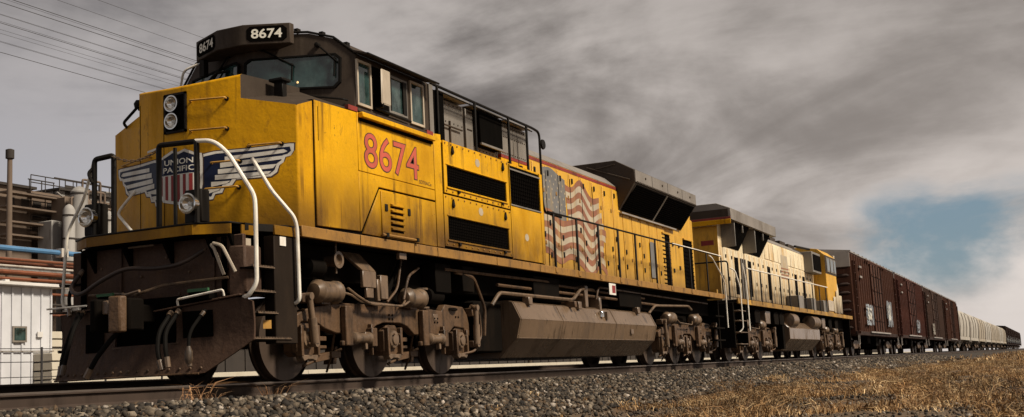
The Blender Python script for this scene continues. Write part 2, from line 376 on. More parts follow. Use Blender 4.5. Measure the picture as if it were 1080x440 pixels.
def track(name, yc, zt, tie_x):
    root = empty(name, (0, yc, zt), kind='structure')
    for s in (-1, 1):
        c = s*.7535
        r = MB().px([(c+y, z) for y, z in RP], -60, 900).build('rail', 'rail_rust', root)
        MB().px([(c+y, z) for y, z in [(-.036, -.021), (-.036, -.006), (-.029, .0), (.029, .0), (.036, -.006), (.036, -.021)]], -60, 900).build('rail_head', 'steel_head', r)
    t0 = None
    for x in tie_x:
        if t0 is None: t0 = MB().box(-.115, .115, -1.29, 1.29, -.36, -.19).build('tie', 'tie', root, .01)
        else: t = cp(t0, root)
        (t0 if x == tie_x[0] else t).location = (x, 0, 0)
track('railway_track', 0, 0, [-10+.55*i for i in range(100)])
track('second_railway_track', 4.62, .15, [-10+.55*i for i in range(60)])

def stones(name, n, xr, yr, size, zoff=0, power=1.0):
    x = xr[0]+(xr[1]-xr[0])*rng.random(n)**power; y = rng.uniform(*yr, n); s = size[0]+(size[1]-size[0])*rng.random(n)**2
    z = np.interp(y, ys, [gz(q) for q in ys])+zoff
    base = np.array([(1, 0, 0), (-1, 0, 0), (0, 1, 0), (0, -1, 0), (0, 0, 1), (0, 0, -1), (.62, .62, .55), (-.62, .6, .5), (.6, -.62, .5), (-.6, -.6, .55)], float)
    base_f = np.array([(4, 6, 0), (4, 0, 8), (4, 8, 3), (4, 3, 9), (4, 9, 1), (4, 1, 7), (4, 7, 2), (4, 2, 6), (6, 2, 0), (8, 0, 3), (9, 3, 1), (7, 1, 2), (5, 0, 2), (5, 3, 0), (5, 1, 3), (5, 2, 1)])
    V = base[None]*rng.uniform(.6, 1.15, (n, 10, 1))*rng.uniform(.55, 1.2, (n, 1, 3))
    a = rng.uniform(0, 6.28, n); tl = rng.uniform(-.9, .9, n)
    ca, sa = np.cos(a)[:, None], np.sin(a)[:, None]; ct, st = np.cos(tl)[:, None], np.sin(tl)[:, None]
    X, Y, Z = V[..., 0], V[..., 1], V[..., 2]; Y, Z = Y*ct-Z*st, Y*st+Z*ct; X, Y = X*ca-Y*sa, X*sa+Y*ca
    P = np.stack([X, Y, Z], -1)*s[:, None, None]/2*1.25; P[..., 0] += x[:, None]; P[..., 1] += y[:, None]; P[..., 2] += (z+s*.22)[:, None]
    F = (base_f[None]+(np.arange(n)*10)[:, None, None]).reshape(-1, 3)
    me = bpy.data.meshes.new(name); me.vertices.add(n*10); me.vertices.foreach_set('co', P.reshape(-1).astype(np.float32))
    me.loops.add(len(F)*3); me.loops.foreach_set('vertex_index', F.reshape(-1).astype(np.int32)); me.polygons.add(len(F))
    me.polygons.foreach_set('loop_start', np.arange(0, len(F)*3, 3, dtype=np.int32)); me.update(calc_edges=True)
    pal = np.array([(.125, .096, .066), (.055, .042, .03), (.23, .185, .135), (.016, .012, .009), (.10, .063, .034), (.42, .36, .30), (.036, .028, .021)])
    c = pal[rng.choice(len(pal), n, p=[.26, .21, .13, .17, .12, .03, .08])]*rng.uniform(.5, 1.15, (n, 1))
    at_ = me.attributes.new('Col', 'FLOAT_COLOR', 'POINT')
    at_.data.foreach_set('color', np.repeat(np.concatenate([c, np.ones((n, 1))], 1), 10, 0).reshape(-1).astype(np.float32))
    me.materials.append(MATS['stone']); o = bpy.data.objects.new(name, me); COL.objects.link(o); return o
def join_np(objs):
    return objs
st = stones('ballast_stones', 40000, (-7, 34), (-3.7, -.86), (.028, .095), 0, 1.35)
tag(st, 'loose grey and brown crushed stone heaped along the near rail', 'ballast', kind='stuff')
st2 = stones('track_gravel', 7000, (-6, 26), (-6.5, -3.3), (.02, .07), .0, 1.2)
st3 = stones('verge_gravel', 9000, (-3, 24), (-10.5, -6.0), (.015, .06), .0, 1.3)
tag(st3, 'fine gravel and clods on the bare verge in the foreground', 'gravel', kind='stuff')
st4 = stones('far_ballast_stones', 9000, (30, 85), (-3.6, -.86), (.07, .16), 0, 1.3)
tag(st4, 'crushed stone along the near rail beside the second locomotive and boxcars', 'ballast', kind='stuff')
tag(st2, 'small scattered gravel on the bare ground below the ballast slope', 'gravel', kind='stuff')

def blades(name, cx, cy, cz, nb, hgt, spread, pal, wid=.006, lean=(.15, .05)):
    """many bent straw blades; arrays give tuft centre, blade count per tuft, height"""
    idx = np.repeat(np.arange(len(cx)), nb); n = len(idx)
    bx = cx[idx]+rng.normal(0, 1, n)*spread[idx]; by = cy[idx]+rng.normal(0, 1, n)*spread[idx]; bz = cz[idx]-.02
    h = hgt[idx]*rng.uniform(.45, 1.15, n); a = rng.uniform(0, 6.28, n); ln = rng.uniform(.4, 1.5, n)*h
    dx = np.cos(a)*ln+lean[0]*h; dy = np.sin(a)*ln+lean[1]*h; wv = wid*rng.uniform(.6, 1.5, n)
    pa = rng.uniform(0, 6.28, n); px_, py_ = np.cos(pa)*wv, np.sin(pa)*wv
    P = np.zeros((n, 5, 3))
    P[:, 0] = np.stack([bx-px_, by-py_, bz], 1); P[:, 1] = np.stack([bx+px_, by+py_, bz], 1)
    P[:, 2] = np.stack([bx+dx*.35-px_*.8, by+dy*.35-py_*.8, bz+h*.60], 1); P[:, 3] = np.stack([bx+dx*.35+px_*.8, by+dy*.35+py_*.8, bz+h*.62], 1)
    P[:, 4] = np.stack([bx+dx, by+dy, bz+h*rng.uniform(.45, .95, n)], 1)
    F = (np.array([(0, 1, 3), (0, 3, 2), (2, 3, 4)])[None]+(np.arange(n)*5)[:, None, None]).reshape(-1, 3)
    me = bpy.data.meshes.new(name); me.vertices.add(n*5); me.vertices.foreach_set('co', P.reshape(-1).astype(np.float32))
    me.loops.add(len(F)*3); me.loops.foreach_set('vertex_index', F.reshape(-1).astype(np.int32)); me.polygons.add(len(F))
    me.polygons.foreach_set('loop_start', np.arange(0, len(F)*3, 3, dtype=np.int32)); me.update(calc_edges=True)
    pal = np.array(pal); pt_ = np.sin(cx*.55+cy*.9)+np.sin(cx*.23-cy*1.4+2)+rng.normal(0, .5, len(cx)); tc_ = pal[rng.integers(0, len(pal), len(cx))]*(np.clip(.85+.32*pt_, .35, 1.5)[:, None] if len(cx) > 5 else 1)
    c = (tc_[idx]*.6+pal[rng.integers(0, len(pal), n)]*.4)*rng.uniform(.65, 1.3, (n, 1))
    a_ = me.attributes.new('Col', 'FLOAT_COLOR', 'POINT')
    a_.data.foreach_set('color', np.repeat(np.concatenate([c, np.ones((n, 1))], 1), 5, 0).reshape(-1).astype(np.float32))
    me.materials.append(MATS['straw']); o = bpy.data.objects.new(name, me); COL.objects.link(o); return o
STRAW = [(.38, .22, .085), (.48, .31, .14), (.20, .105, .04), (.62, .46, .26), (.05, .026, .011), (.30, .16, .06), (.14, .072, .03)]
# dry grass: clumps, thicker to the right and away from the ballast
cx, cy, ch_, cs_ = [], [], [], []
while len(cx) < 3900:
    x = random.uniform(-2, 95); y = random.uniform(-12.5, -2.9)
    if random.random() > (1-x/115)**2.4: continue
    k = (math.sin(x*.9+y*1.3)+math.sin(x*.37-y*1.9+1)+math.sin(x*2.1+y*.7+2)*.6+math.sin(x*.21+y*3.1)*.5)/2.4
    toe = -3.2-1.6*max(0, 1-x/15)-1.6*max(0, 1-x/7)
    if y > toe+.45*math.sin(x*1.3)+.3*math.sin(x*3.1): continue
    if k+random.gauss(0, .16) < .06-.25*min(1, max(0, (x-8)/25)): continue
    if (x-CAM[0])**2+(y-CAM[1])**2 < 9: continue
    big = random.random() < .16
    cx.append(x); cy.append(y); ch_.append(random.uniform(.18, .32) if big else random.uniform(.05, .16)*(1+.6*k)); cs_.append(random.uniform(.08, .16) if big else random.uniform(.05, .2))
for _ in range(150):      # strays creeping up the stones
    cx.append(random.uniform(3, 40)); cy.append(random.uniform(-3.7, -2.3)); ch_.append(random.uniform(.04, .12)); cs_.append(random.uniform(.03, .09))
cx = np.array(cx); cy = np.array(cy); cz = np.interp(cy, ys, [gz(q) for q in ys])
gr = blades('dry_grass', cx, cy, cz, 30, np.array(ch_), np.array(cs_), STRAW)
tag(gr, 'golden brown dry grass covering the ground beside the track', 'grass', kind='stuff')
fx = rng.uniform(60, 420, 5000); fy = rng.uniform(-60, -3.1, 5000)
fg = blades('far_dry_grass', fx, fy, np.interp(fy, ys, [gz(q) for q in ys]), 7, rng.uniform(.15, .45, 5000), rng.uniform(.2, .6, 5000), STRAW, .03)
tag(fg, 'distant brown grass field running along the train to the horizon', 'grass', kind='stuff')
for px_, py_, h, lab in ((205, 428, .34, 'rusty brown dry weed leaning against the near rail below the plow'),
                         (285, 418, .26, 'bushy orange dry weed in front of the first wheel'),
                         (226, 424, .22, 'thin short dry weed between the two larger trackside weeds')):
    p = at(px_, py_, 'y', -1.12 if h > .3 else -1.05)
    o = blades('dry_weed', np.array([p[0]]), np.array([p[1]]), np.array([-.21]), 36 if h > .25 else 16, np.array([h*1.05]), np.array([.07 if h > .25 else .04]), [(.30, .155, .07), (.18, .085, .035), (.42, .27, .14), (.12, .06, .03)], .004, (.35, .0))
    tag(o, lab, 'weed', 'dry weeds growing out of the ballast by the near rail')

# ------------------------------------------------------------------ lead locomotive
loco = empty('locomotive', (0, 0, 0), 'leading yellow diesel locomotive with winged shield emblem and 8674 on its cab', 'locomotive', 'yellow diesel locomotives at the head of the train')
Y = -1.55
# --- underframe, deck, sills
box('underframe', 'under', loco, .95, 21.8, -1.1, 1.1, 1.30, 1.79, bevel=.02)
box('deck', 'black_paint', loco, 1.55, 21.9, -1.53, 1.53, 1.80, 1.885)
for s in (-1, 1):
    sl = box('side_sill', 'sill_paint', loco, 1.58, 21.9, s*1.50, s*1.56, 1.765, 1.905, bevel=.006)
    for x in (2.9, 4.35, 5.05, 7.1, 8.9):
        box('sill_joint', 'seam', sl, x, x+.012, s*1.559, s*1.563, 1.77, 1.90)
# --- nose: centre flat, swept facets, low shoulders each side of a raised centre
NX, NH, FS, FC = 1.10, .20, .49/1.408, 1.32/1.408
def nose_pt(e, z, off=0.):
    s = 1 if e >= 0 else -1; a = abs(e)
    if a <= NH: return (NX-off, -e, z)
    return (NX+(a-NH)*FS-off*FC, -s*(NH+(a-NH)*FC)-s*off*FS, z)
eS, eO = .8825, 1.608      # shoulder step and outer corner, measured along the nose face
nb = MB()
def q(*p): nb.add(p, [tuple(range(len(p)))])
zt = lambda e: 3.80+.09*min(1, max(0, (abs(e)-NH)/(eS-NH)))
for s in (-1, 1):
    q(nose_pt(s*NH, 1.9), nose_pt(s*eS, 1.9), nose_pt(s*eS, zt(eS)), nose_pt(s*NH, zt(0)))
    q(nose_pt(s*eS, 1.9), nose_pt(s*eO, 1.9), nose_pt(s*eO, 3.45), nose_pt(s*eS, 3.585))
    a = nose_pt(s*eO, 1.9); b = nose_pt(s*eO, 3.45)
    q(a, (1.90, -s*1.53, 1.9), (1.90, -s*1.53, 3.56), b)
q(nose_pt(-NH, 1.9), nose_pt(NH, 1.9), nose_pt(NH, zt(0)), nose_pt(-NH, zt(0)))
# rolled upper edge of the raised centre
pts = [nose_pt(e, zt(e)) for e in (-eS, -NH, NH, eS)]; pb = [(p[0]+.05, p[1]*.985, p[2]+.022) for p in pts]
for i in range(3): q(pts[i], pts[i+1], pb[i+1], pb[i])
nose = nb.build('nose', 'yellow', loco, .022, seg=3, weld=True, lim=25)
sh = MB()
top = [(p[0], p[1], p[2]) for p in pb]; back = [(2.62, y, 3.99) for y in (.83, .2, -.2, -.83)]
for i in range(3): sh.add([top[i], top[i+1], back[i+1], back[i]], [(0, 1, 2, 3)])
for s in (-1, 1):
    f0 = nose_pt(s*eS, 3.585); f1 = nose_pt(s*eS, zt(eS)); bt = (2.62, -s*.83, 3.99)
    sh.add([f0, f1, pb[3 if s > 0 else 0], bt, (2.62, -s*.83, 3.93)], [(0, 1, 2, 3, 4)])       # side of the raised centre
    g0 = nose_pt(s*eO, 3.45)
    sh.add([f0, g0, (1.90, -s*1.53, 3.56), (2.98, -s*1.53, 3.63), (2.62, -s*.83, 3.93)], [(0, 1, 2), (0, 2, 4), (2, 3, 4)])
sh.build('anti_glare_cover', 'cab_grey', loco)
# the small hooded vent on the shoulder and a bracket
MB().box(1.92, 2.02, -1.06, -.92, 3.66, 3.93).box(1.86, 2.06, -1.1, -.88, 3.90, 3.94).build('sand_filler', 'black_paint', loco, .008)
# headlight recess with two lamps
hb = MB()
for a, b, c, d in ((-.175, .175, 3.69, 3.72), (-.175, .175, 3.20, 3.23), (-.175, -.15, 3.20, 3.72), (.15, .175, 3.20, 3.72)):
    hb.loft([nose_pt(a, c, .03), nose_pt(b, c, .03), nose_pt(b, d, .03), nose_pt(a, d, .03)], [nose_pt(a, c, -.05), nose_pt(b, c, -.05), nose_pt(b, d, -.05), nose_pt(a, d, -.05)])
hl = hb.build('headlight_housing', 'black_paint', loco)
box('backing_plate', 'black', hl, NX-.008, NX+.01, -.155, .155, 3.22, 3.71)
for z in (3.575, 3.345):
    h = MB().lathe([(.105, -.012), (.108, -.085), (.092, -.085), (.086, -.06), (.066, -.035), (.04, -.02), (.012, -.014)], (NX, .02, z), 'x', 24).build('headlight', 'chrome', loco)
    MB().lathe([(.022, -.016), (.026, -.04), (.016, -.055), (.003, -.06)], (NX, .02, z), 'x', 12).build('bulb', 'lens', h)
# door outline on the nose: seams and number plate marks
for s in (-1,):
    for e in (-eS+.02, -.215):
        MB().loft([nose_pt(e, 2.0, .001), nose_pt(e+.012, 2.0, .001), nose_pt(e+.012, 3.72, .001), nose_pt(e, 3.72, .001)], [nose_pt(e, 2.0, .004), nose_pt(e+.012, 2.0, .004), nose_pt(e+.012, 3.72, .004), nose_pt(e, 3.72, .004)]).build('door_seam', 'seam', nose)
MB().add([nose_pt(-.66, 3.04, .003), nose_pt(-.30, 3.04, .003), nose_pt(-.30, 3.07, .003), nose_pt(-.66, 3.07, .003)], [(0, 1, 2, 3)]).build('stencil_mark', 'decal_white', nose)
# nose grab irons
def grab(e0, e1, z, par=loco, m='brass', r=.013, off=.075):
    g_ = MB().tube([nose_pt(e0, z, -.01), nose_pt(e0, z, off), nose_pt(e1, z+.01, off), nose_pt(e1, z+.01, -.01)], r, 7, .03)
    return g_.build('grab_iron', m, par)
grab(.235, .70, 3.58); grab(.235, .70, 3.19); grab(.98, 1.40, 2.95); grab(.50, .86, 2.76); grab(.42, .84, 2.43); grab(-1.25, -.55, 2.96)
for e, z in ((.70, 3.58), (.70, 3.19), (.84, 2.43), (.86, 2.76), (1.40, 2.95), (.98, 2.95)):
    MB().lathe([(.03, 0), (.03, .02), (.012, .03)], nose_pt(e, z+.005, .02), 'x', 8).build('grab_foot', 'black_paint', nose)
# --- emblem painted on the nose, wrapped round its facets
def emblem(name, shape, m, lift, par):
    vs, tr = shape; mb = MB()
    for t in tr:
        tri = [vs[i] for i in t]
        for lo, hi in ((-9, -NH), (-NH, NH), (NH, 9)):
            p = clip(clip(tri, lo, False), hi, True) if lo > -9 or hi < 9 else tri
            if len(p) < 3: continue
            ec = sum(a[0] for a in p)/len(p)
            if lo == -NH: pts_ = [(NX-lift, -a[0], a[1]) for a in p]
            else:
                s = 1 if ec > 0 else -1
                pts_ = [(NX+(abs(a[0])-NH)*FS-lift*FC, -s*(NH+(abs(a[0])-NH)*FC)-s*lift*FS, a[1]) for a in p]
            mb.add(pts_, [tuple(range(len(pts_)))])
    return mb.build(name, m, par, smooth=False, recalc=False)
SC = .035       # emblem centre
def wing(s):
    """outline of one wing (s=1 towards the cab side in view): white plate, navy field, white feather bars"""
    O_ = [(.32, 2.84), (.38, 2.89), (.52, 2.915), (.95, 2.925), (1.50, 2.955), (1.555, 2.95), (1.55, 2.86), (1.51, 2.80), (1.44, 2.785), (1.415, 2.72), (1.36, 2.685), (1.33, 2.60), (1.25, 2.55), (.80, 2.54), (.75, 2.47), (.655, 2.455), (.62, 2.38), (.53, 2.37), (.50, 2.305), (.40, 2.30), (.32, 2.36)]
    I_ = [(.335, 2.83), (.40, 2.86), (.55, 2.885), (1.0, 2.893), (1.50, 2.915), (1.515, 2.86), (1.47, 2.825), (1.41, 2.815), (1.385, 2.745), (1.33, 2.71), (1.30, 2.63), (1.24, 2.585), (.77, 2.57), (.72, 2.505), (.63, 2.49), (.595, 2.415), (.51, 2.405), (.48, 2.34), (.335, 2.38)]
    bars = [[(.66, 2.80), (1.42, 2.845), (1.47, 2.86), (1.42, 2.872), (.66, 2.832)], [(.60, 2.715), (1.40, 2.765), (1.415, 2.79), (.60, 2.755)],
            [(.57, 2.635), (1.28, 2.66), (1.33, 2.69), (.57, 2.672)], [(.53, 2.56), (.80, 2.565), (1.22, 2.59), (1.26, 2.605), (.53, 2.598)],
            [(.48, 2.475), (.68, 2.49), (.73, 2.515), (.48, 2.515)], [(.44, 2.39), (.58, 2.41), (.61, 2.435), (.44, 2.43)]]
    fl = lambda P: [(SC+s*(x-.03), z+(0.0 if s > 0 else 0)) for x, z in P]
    fat = []
    for b in bars:
        zm = sum(p[1] for p in b)/len(b); fat.append([(x, zm+(z-zm)*1.22+(.007 if z > zm+(x-.9)*.05 else -.007)) for x, z in b])
    return fl(O_), fl(I_), [fl(b) for b in fat]
emb = None
for s in (1, -1):
    O_, I_, bars = wing(s)
    ed = [(SC+(x-SC)*1.012+.0, z+.014*(1 if z > 2.65 else -1)) for x, z in O_]
    a = emblem('emblem_wing', poly_tris(ed), 'digit_edge', .002, nose)
    emblem('wing_border', poly_tris(O_), 'decal_white', .004, nose); emblem('wing_field', poly_tris(I_), 'decal_navy', .006, nose)
    for b in bars: emblem('wing_feather', poly_tris(b), 'decal_white', .008, nose)
def shield(k):
    w_ = .345*k; hb_ = .355*k; c = 2.635
    P = [(-w_, .20), (-w_*.97, .27), (-.80*w_, .275), (-.5*w_, .315), (-.30*w_, .345), (0, .315), (.30*w_, .345), (.5*w_, .315), (.80*w_, .275), (.97*w_, .27), (w_, .20), (w_, -.12), (.93*w_, -.23), (.75*w_, -.31), (.45*w_, -.335), (0, -.365), (-.45*w_, -.335), (-.75*w_, -.31), (-.93*w_, -.23), (-w_, -.12)]
    return [(SC+x, c+z*(k if k < 1 else 1)*1.0) for x, z in P]
emblem('shield_edge', poly_tris([(SC+(x-SC)*1.02, z) for x, z in shield(1.02)]), 'digit_edge', .009, nose)
emblem('shield_border', poly_tris(shield(1.0)), 'decal_white', .011, nose)
SH = shield(.90)
def clipz(P, z0, z1):
    sw = [(z, x) for x, z in P]; sw = clip(clip(sw, z0, False), z1, True); return [(x, z) for z, x in sw]
emblem('shield_chief', poly_tris(clipz(SH, 2.665, 9)), 'decal_navy', .013, nose)
wS = .345*.9
for i in range(7):
    a, b = SC-wS+2*wS/13*(2*i), SC-wS+2*wS/13*(2*i+1)
    st_ = clip(clip(clipz(SH, -9, 2.655), a, False), b, True)
    if len(st_) > 2: emblem('shield_stripe', poly_tris(st_), 'decal_red', .013, nose)
for body, v0, v1, u in (('UNION', 2.79, 2.862, .225), ('PACIFIC', 2.695, 2.765, .245)):
    vs, tr, _ = fit_text(body, SC-u, SC+u, v0, v1, .012); emblem('emblem_lettering', (vs, tr), 'glyph_white', .015, nose)

# --- side panels: slabs over a dark core so that every seam is a gap
core = box('body_core', 'seam', loco, 1.905, 9.2, -1.525, 1.525, 1.89, 3.585)
def slab(name, pts, m='yellow_sunlit', y0=-1.527, y1=Y, par=loco, bevel=.006): return MB().py(pts, y0, y1).build(name, m, par, bevel)
slab('cab_side_panel', [(1.925, 1.935), (2.925, 1.955), (2.925, 3.60), (1.925, 3.575)])
slab('cab_side_panel', [(2.932, 1.957), (2.955, 1.957), (3.435, 2.625), (5.06, 2.625), (5.06, 2.785), (2.932, 2.785)])
pn = slab('cab_side_panel', [(2.932, 2.792), (5.06, 2.792), (5.06, 3.63), (2.932, 3.605)])
bt = slab('battery_box', [(2.99, 1.93), (3.46, 2.60), (5.06, 2.60), (5.06, 1.915)])
dr = MB().py([(3.47, 1.955), (3.47, 2.575), (4.36, 2.575), (4.36, 1.955)], Y-.001, Y-.016).build('access_door', 'yellow_sunlit', loco, .005)
for i in range(5):
    z = 2.42-.085*i
    MB().loft([(3.70, Y-.016, z), (3.70, Y-.05, z-.012), (3.70, Y-.05, z-.03), (3.70, Y-.016, z-.035)], [(4.05, Y-.016, z), (4.05, Y-.05, z-.012), (4.05, Y-.05, z-.03), (4.05, Y-.016, z-.035)]).build('louver', 'yellow_sunlit', dr)
    box('louver_gap', 'black', dr, 3.70, 4.05, Y-.0165, Y-.02, z-.06, z-.036)
for x in (3.55, 4.18): MB().box(x, x+.07, Y-.03, Y-.016, 2.30, 2.40).build('door_latch', 'black_paint', dr, .004)
tube('door_hinge', 'sill_paint', dr, [(3.44, Y-.03, 1.955), (4.42, Y-.03, 1.955)], .022)
for x in (3.52, 4.36): box('hinge_lug', 'black_paint', dr, x, x+.06, Y-.062, Y-.012, 1.925, 1.985)
box('door_recess', 'seam', pn, 1.99, 2.0, Y-.003, Y-.0005, 3.05, 3.5)
slab('end_strip', [(5.078, 1.92), (5.31, 1.92), (5.31, 3.70), (5.078, 3.68)])
def frame_panel(name, x0, x1, z0, z1, a0, a1, b0, b1, par=loco):
    mb = MB(); y0, y1 = -1.527, Y
    for (xa, xb, za, zb) in ((x0, x1, b1, z1), (x0, x1, z0, b0), (x0, a0, b0, b1), (a1, x1, b0, b1)): mb.box(xa, xb, y1, y0, za, zb)
    o = mb.build(name, 'yellow_sunlit', par)
    gr_ = MB(); n = int((a1-a0)/.06)
    for i in range(n):
        x = a0+(i+.5)*(a1-a0)/n; gr_.box(x-.004, x+.004, -1.533, -1.5255, b0, b1)
    for i in range(8):
        z = b0+(i+.5)*(b1-b0)/8; gr_.box(a0, a1, -1.5345, -1.531, z-.004, z+.004)
    gr_.build('grille', 'black', o); tag(o.children[0], kind='stuff')
    # lip round the opening and stud heads round the frame
    lp = MB().box(a0-.03, a1+.03, Y-.02, Y-.001, b0-.03, b0-.004).box(a0-.03, a1+.03, Y-.014, Y-.001, b1+.004, b1+.025)
    lp.build('grille_lip', 'yellow_sunlit', o, .004)
    sb = MB()
    for i in range(12):
        x = x0+.06+(x1-x0-.12)*i/11
        for z in (z0+.035, z1-.035): sb.lathe([(.016, 0), (.014, -.012), (.004, -.016)], (x, Y-.001, z), 'y', 6)
    so_ = sb.build('studs', 'sill_paint', o); so_['kind'] = 'stuff'
    for x in (x0+.25, x1-.28):
        MB().py([(x, z1-.16), (x+.035, z1-.05), (x+.07, z1-.16), (x+.035, z1-.20)], Y-.001, Y-.035).build('lifting_lug', 'black_paint', o, .004)
    for x in (x0+.42, x1-.35):
        MB().box(x, x+.05, Y-.04, Y-.001, z0+.03, z0+.075).build('latch', 'black_paint', o, .004)
    return o
frame_panel('grille_panel', 5.37, 7.74, 2.795, 3.625, 5.47, 7.63, 2.90, 3.24)
frame_panel('grille_panel', 5.33, 7.76, 1.955, 2.765, 5.45, 7.65, 2.065, 2.43)
for xx, zz_ in ((6.55, 3.43), (6.6, 2.62), (8.4, 2.35)):
    MB().add([(xx+.085*math.cos(a), Y-.003, zz_+.07*math.sin(a)) for a in np.linspace(0, 6.0, 9)], [tuple(range(9))]).build('worn_sticker', 'flag_white', loco)
slab('equipment_panel', [(7.79, 1.93), (9.08, 1.93), (9.08, 2.86), (7.79, 2.86)])
gq = MB()
for i in range(16):
    x = 7.84+i*.0805; gq.box(x, x+.008, -1.54, -1.53, 2.90, 3.50)
for i in range(9):
    z = 2.92+i*.068; gq.box(7.83, 9.08, -1.545, -1.541, z, z+.008)
tag(gq.build('side_grille', 'black', loco), kind='stuff')
box('grille_ledge', 'panel_grey', loco, 7.79, 9.1, Y-.012, -1.526, 2.865, 2.893, bevel=.004)
box('grille_ledge', 'panel_grey', loco, 7.79, 9.1, Y-.012, -1.526, 3.50, 3.53, bevel=.004)
MB().py([(7.775, 1.92), (7.775, 3.6), (7.79, 3.6), (7.79, 1.92)], -1.53, Y-.004).build('panel_post', 'yellow_sunlit', loco)
box('panel_post', 'yellow_sunlit', loco, 9.085, 9.2, Y-.004, -1.526, 1.92, 3.6)
# cab number
ref = text_tris('8674', 1., .008)[0]
vs, tr, _ = fit_text('8674', 3.08, 4.58, 2.865, 3.365, .020, ref)
MB().add([(u, Y-.003, v) for u, v in vs], tr).build('number_outline', 'digit_edge', pn, smooth=False, recalc=False)
vs, tr, _ = fit_text('8674', 3.08, 4.58, 2.865, 3.365, .0, ref)
MB().add([(u, Y-.005, v) for u, v in vs], tr).build('cab_number', 'digit_red', pn, smooth=False, recalc=False)
vs, tr, _ = fit_text('SD70ACe', 4.58, 4.95, 2.83, 2.885, .0)
MB().add([(u, Y-.003, v) for u, v in vs], tr).build('small_lettering', 'digit_edge', pn, smooth=False, recalc=False)
box('arm_rest_ledge', 'yellow_sunlit', loco, 2.95, 5.0, Y-.085, Y-.001, 3.53, 3.605, bevel=.01)
box('drip_strip', 'seam', loco, 2.95, 5.0, Y-.03, Y-.001, 3.49, 3.528)
box('red_line', 'red_stripe', loco, 2.72, 2.945, Y-.002, -1.49, 3.61, 3.675); box('red_line', 'red_stripe', loco, 4.88, 5.07, Y-.002, -1.49, 3.635, 3.70); box('belt_strip', 'cab_grey', loco, 2.95, 4.875, Y-.0005, -1.49, 3.635, 3.675)
# --- cab above the belt
CX0, CXS = 2.45, .5/1.33
def cxf(y): return CX0+max(0, abs(y)-.17)*CXS
prof = [(-1.52, 3.62), (-1.52, 4.44), (-1.22, 4.70), (-.88, 4.80), (-.17, 4.84), (.17, 4.84), (.88, 4.80), (1.22, 4.70), (1.52, 4.44), (1.52, 3.62)]
cb = MB(); n = len(prof)
fr = [(cxf(y)+.06*(z-3.62), y, z) for y, z in prof]; bk = [(5.12, y, z) for y, z in prof]
cb.add(fr+bk, [(i, i+1, n+i+1, n+i) for i in range(n-1)]+[tuple(range(n, 2*n))])
def fp(y, z, off=0): return (cxf(y)+.06*(z-3.62)-off, y, z)
for a, b in ((-1.52, -.17), (-.17, .17), (.17, 1.52)):
    tp = [p for p in prof[1:-1] if a-1e-6 <= p[0] <= b+1e-6]
    ring = [fp(a, 3.62)]+[fp(y, z) for y, z in tp]+[fp(b, 3.62)]
    cb.add(ring, [tuple(range(len(ring)))])
cab = cb.build('cab', 'cab_grey', loco, .02, seg=2, weld=True, lim=25)
# roof lip, rivet line and roof edge tubes
tube('roof_edge', 'black_paint', cab, [fp(-1.53, 4.45, .01), fp(-1.22, 4.715, .01), fp(-.88, 4.815, .01), fp(-.17, 4.855, .01), fp(.17, 4.855, .01), fp(.88, 4.815, .01), fp(1.22, 4.715, .01), fp(1.53, 4.45, .01)], .018)
for y, z in ((-1.37, 4.59), (-1.05, 4.765), (-.72, 4.835)):
    box('roof_lug', 'black_paint', cab, cxf(y)+.06, cxf(y)+.14, y-.03, y+.03, z-.01, z+.045)
# windscreens: gasket, pane, wiper
def screen(s):
    A = [(.06, 4.00), (.10, 4.44), (1.31, 4.47), (1.33, 3.985), (1.0, 3.95)]
    c = [(s*-y_, z_) for y_, z_ in [(.05, 4.09), (.05, 4.42), (.12, 4.475), (1.26, 4.475), (1.33, 4.41), (1.33, 4.05), (1.26, 3.975), (.12, 4.01)]]
    mx = sum(p[0] for p in c)/8; mz = sum(p[1] for p in c)/8
    inn = [(mx+(y-mx)*.955, mz+(z-mz)*.90) for y, z in c]
    f0 = lambda P, o: [(CX0+(abs(y)-.17)*CXS+.06*(z-3.62)-o, y, z) for y, z in P]
    mb = MB(); k = len(c); vs_ = f0(c, .001)+f0(c, .035)+f0(inn, .035)+f0(inn, .012)
    fs = []
    for r_ in range(3): fs += [(r_*k+i, r_*k+(i+1) % k, (r_+1)*k+(i+1) % k, (r_+1)*k+i) for i in range(k)]
    g_ = mb.add(vs_, fs).build('windscreen_gasket', 'rubber', cab)
    MB().add(f0(inn, .014), [tuple(range(k))]).build('windscreen', 'glass', cab, smooth=False)
for s in (1, -1): screen(s)
for y0_, z0_, y1_, z1_ in ((-.28, 4.60, -.72, 4.33), (-.70, 4.36, -.70, 4.12), (-1.02, 4.62, -1.30, 4.34), (-1.26, 4.42, -1.26, 4.14), (.30, 4.60, .70, 4.30)):
    tube('wiper', 'rubber', cab, [fp(y0_, z0_, .05), fp(y1_, z1_, .055)], .014, 6)
for y in (-.28, -1.02, .30): MB().lathe([(.035, 0), (.035, -.06), (.02, -.07)], fp(y, 4.61), 'x', 10).build('wiper_motor', 'black_paint', cab)
tube('windscreen_rail', 'black_paint', cab, [fp(-.9, 3.88, .02), fp(-.92, 3.87, .09), fp(-1.40, 3.79, .09), fp(-1.42, 3.785, .02)], .014, 6, .03)
tube('cab_handrail', 'white_rail', cab, [fp(1.44, 4.20, 0), fp(1.50, 4.22, .14), fp(1.30, 4.60, .20), fp(1.1, 4.68, .05)], .018, 7, .08)
tube('cab_handrail', 'black_paint', cab, [fp(.95, 4.10, .02), fp(.95, 4.16, .15), fp(.45, 4.36, .17), fp(.30, 4.38, .02)], .02, 7, .06)
# cab lamp glimpsed through the windscreen area sits on the pane's frame inside: small amber warning lamp
MB().lathe([(.014, 0), (.016, -.008), (.006, -.014)], fp(-.76, 4.09, .016), 'x', 10).build('amber_lamp', 'lamp_amber', cab)
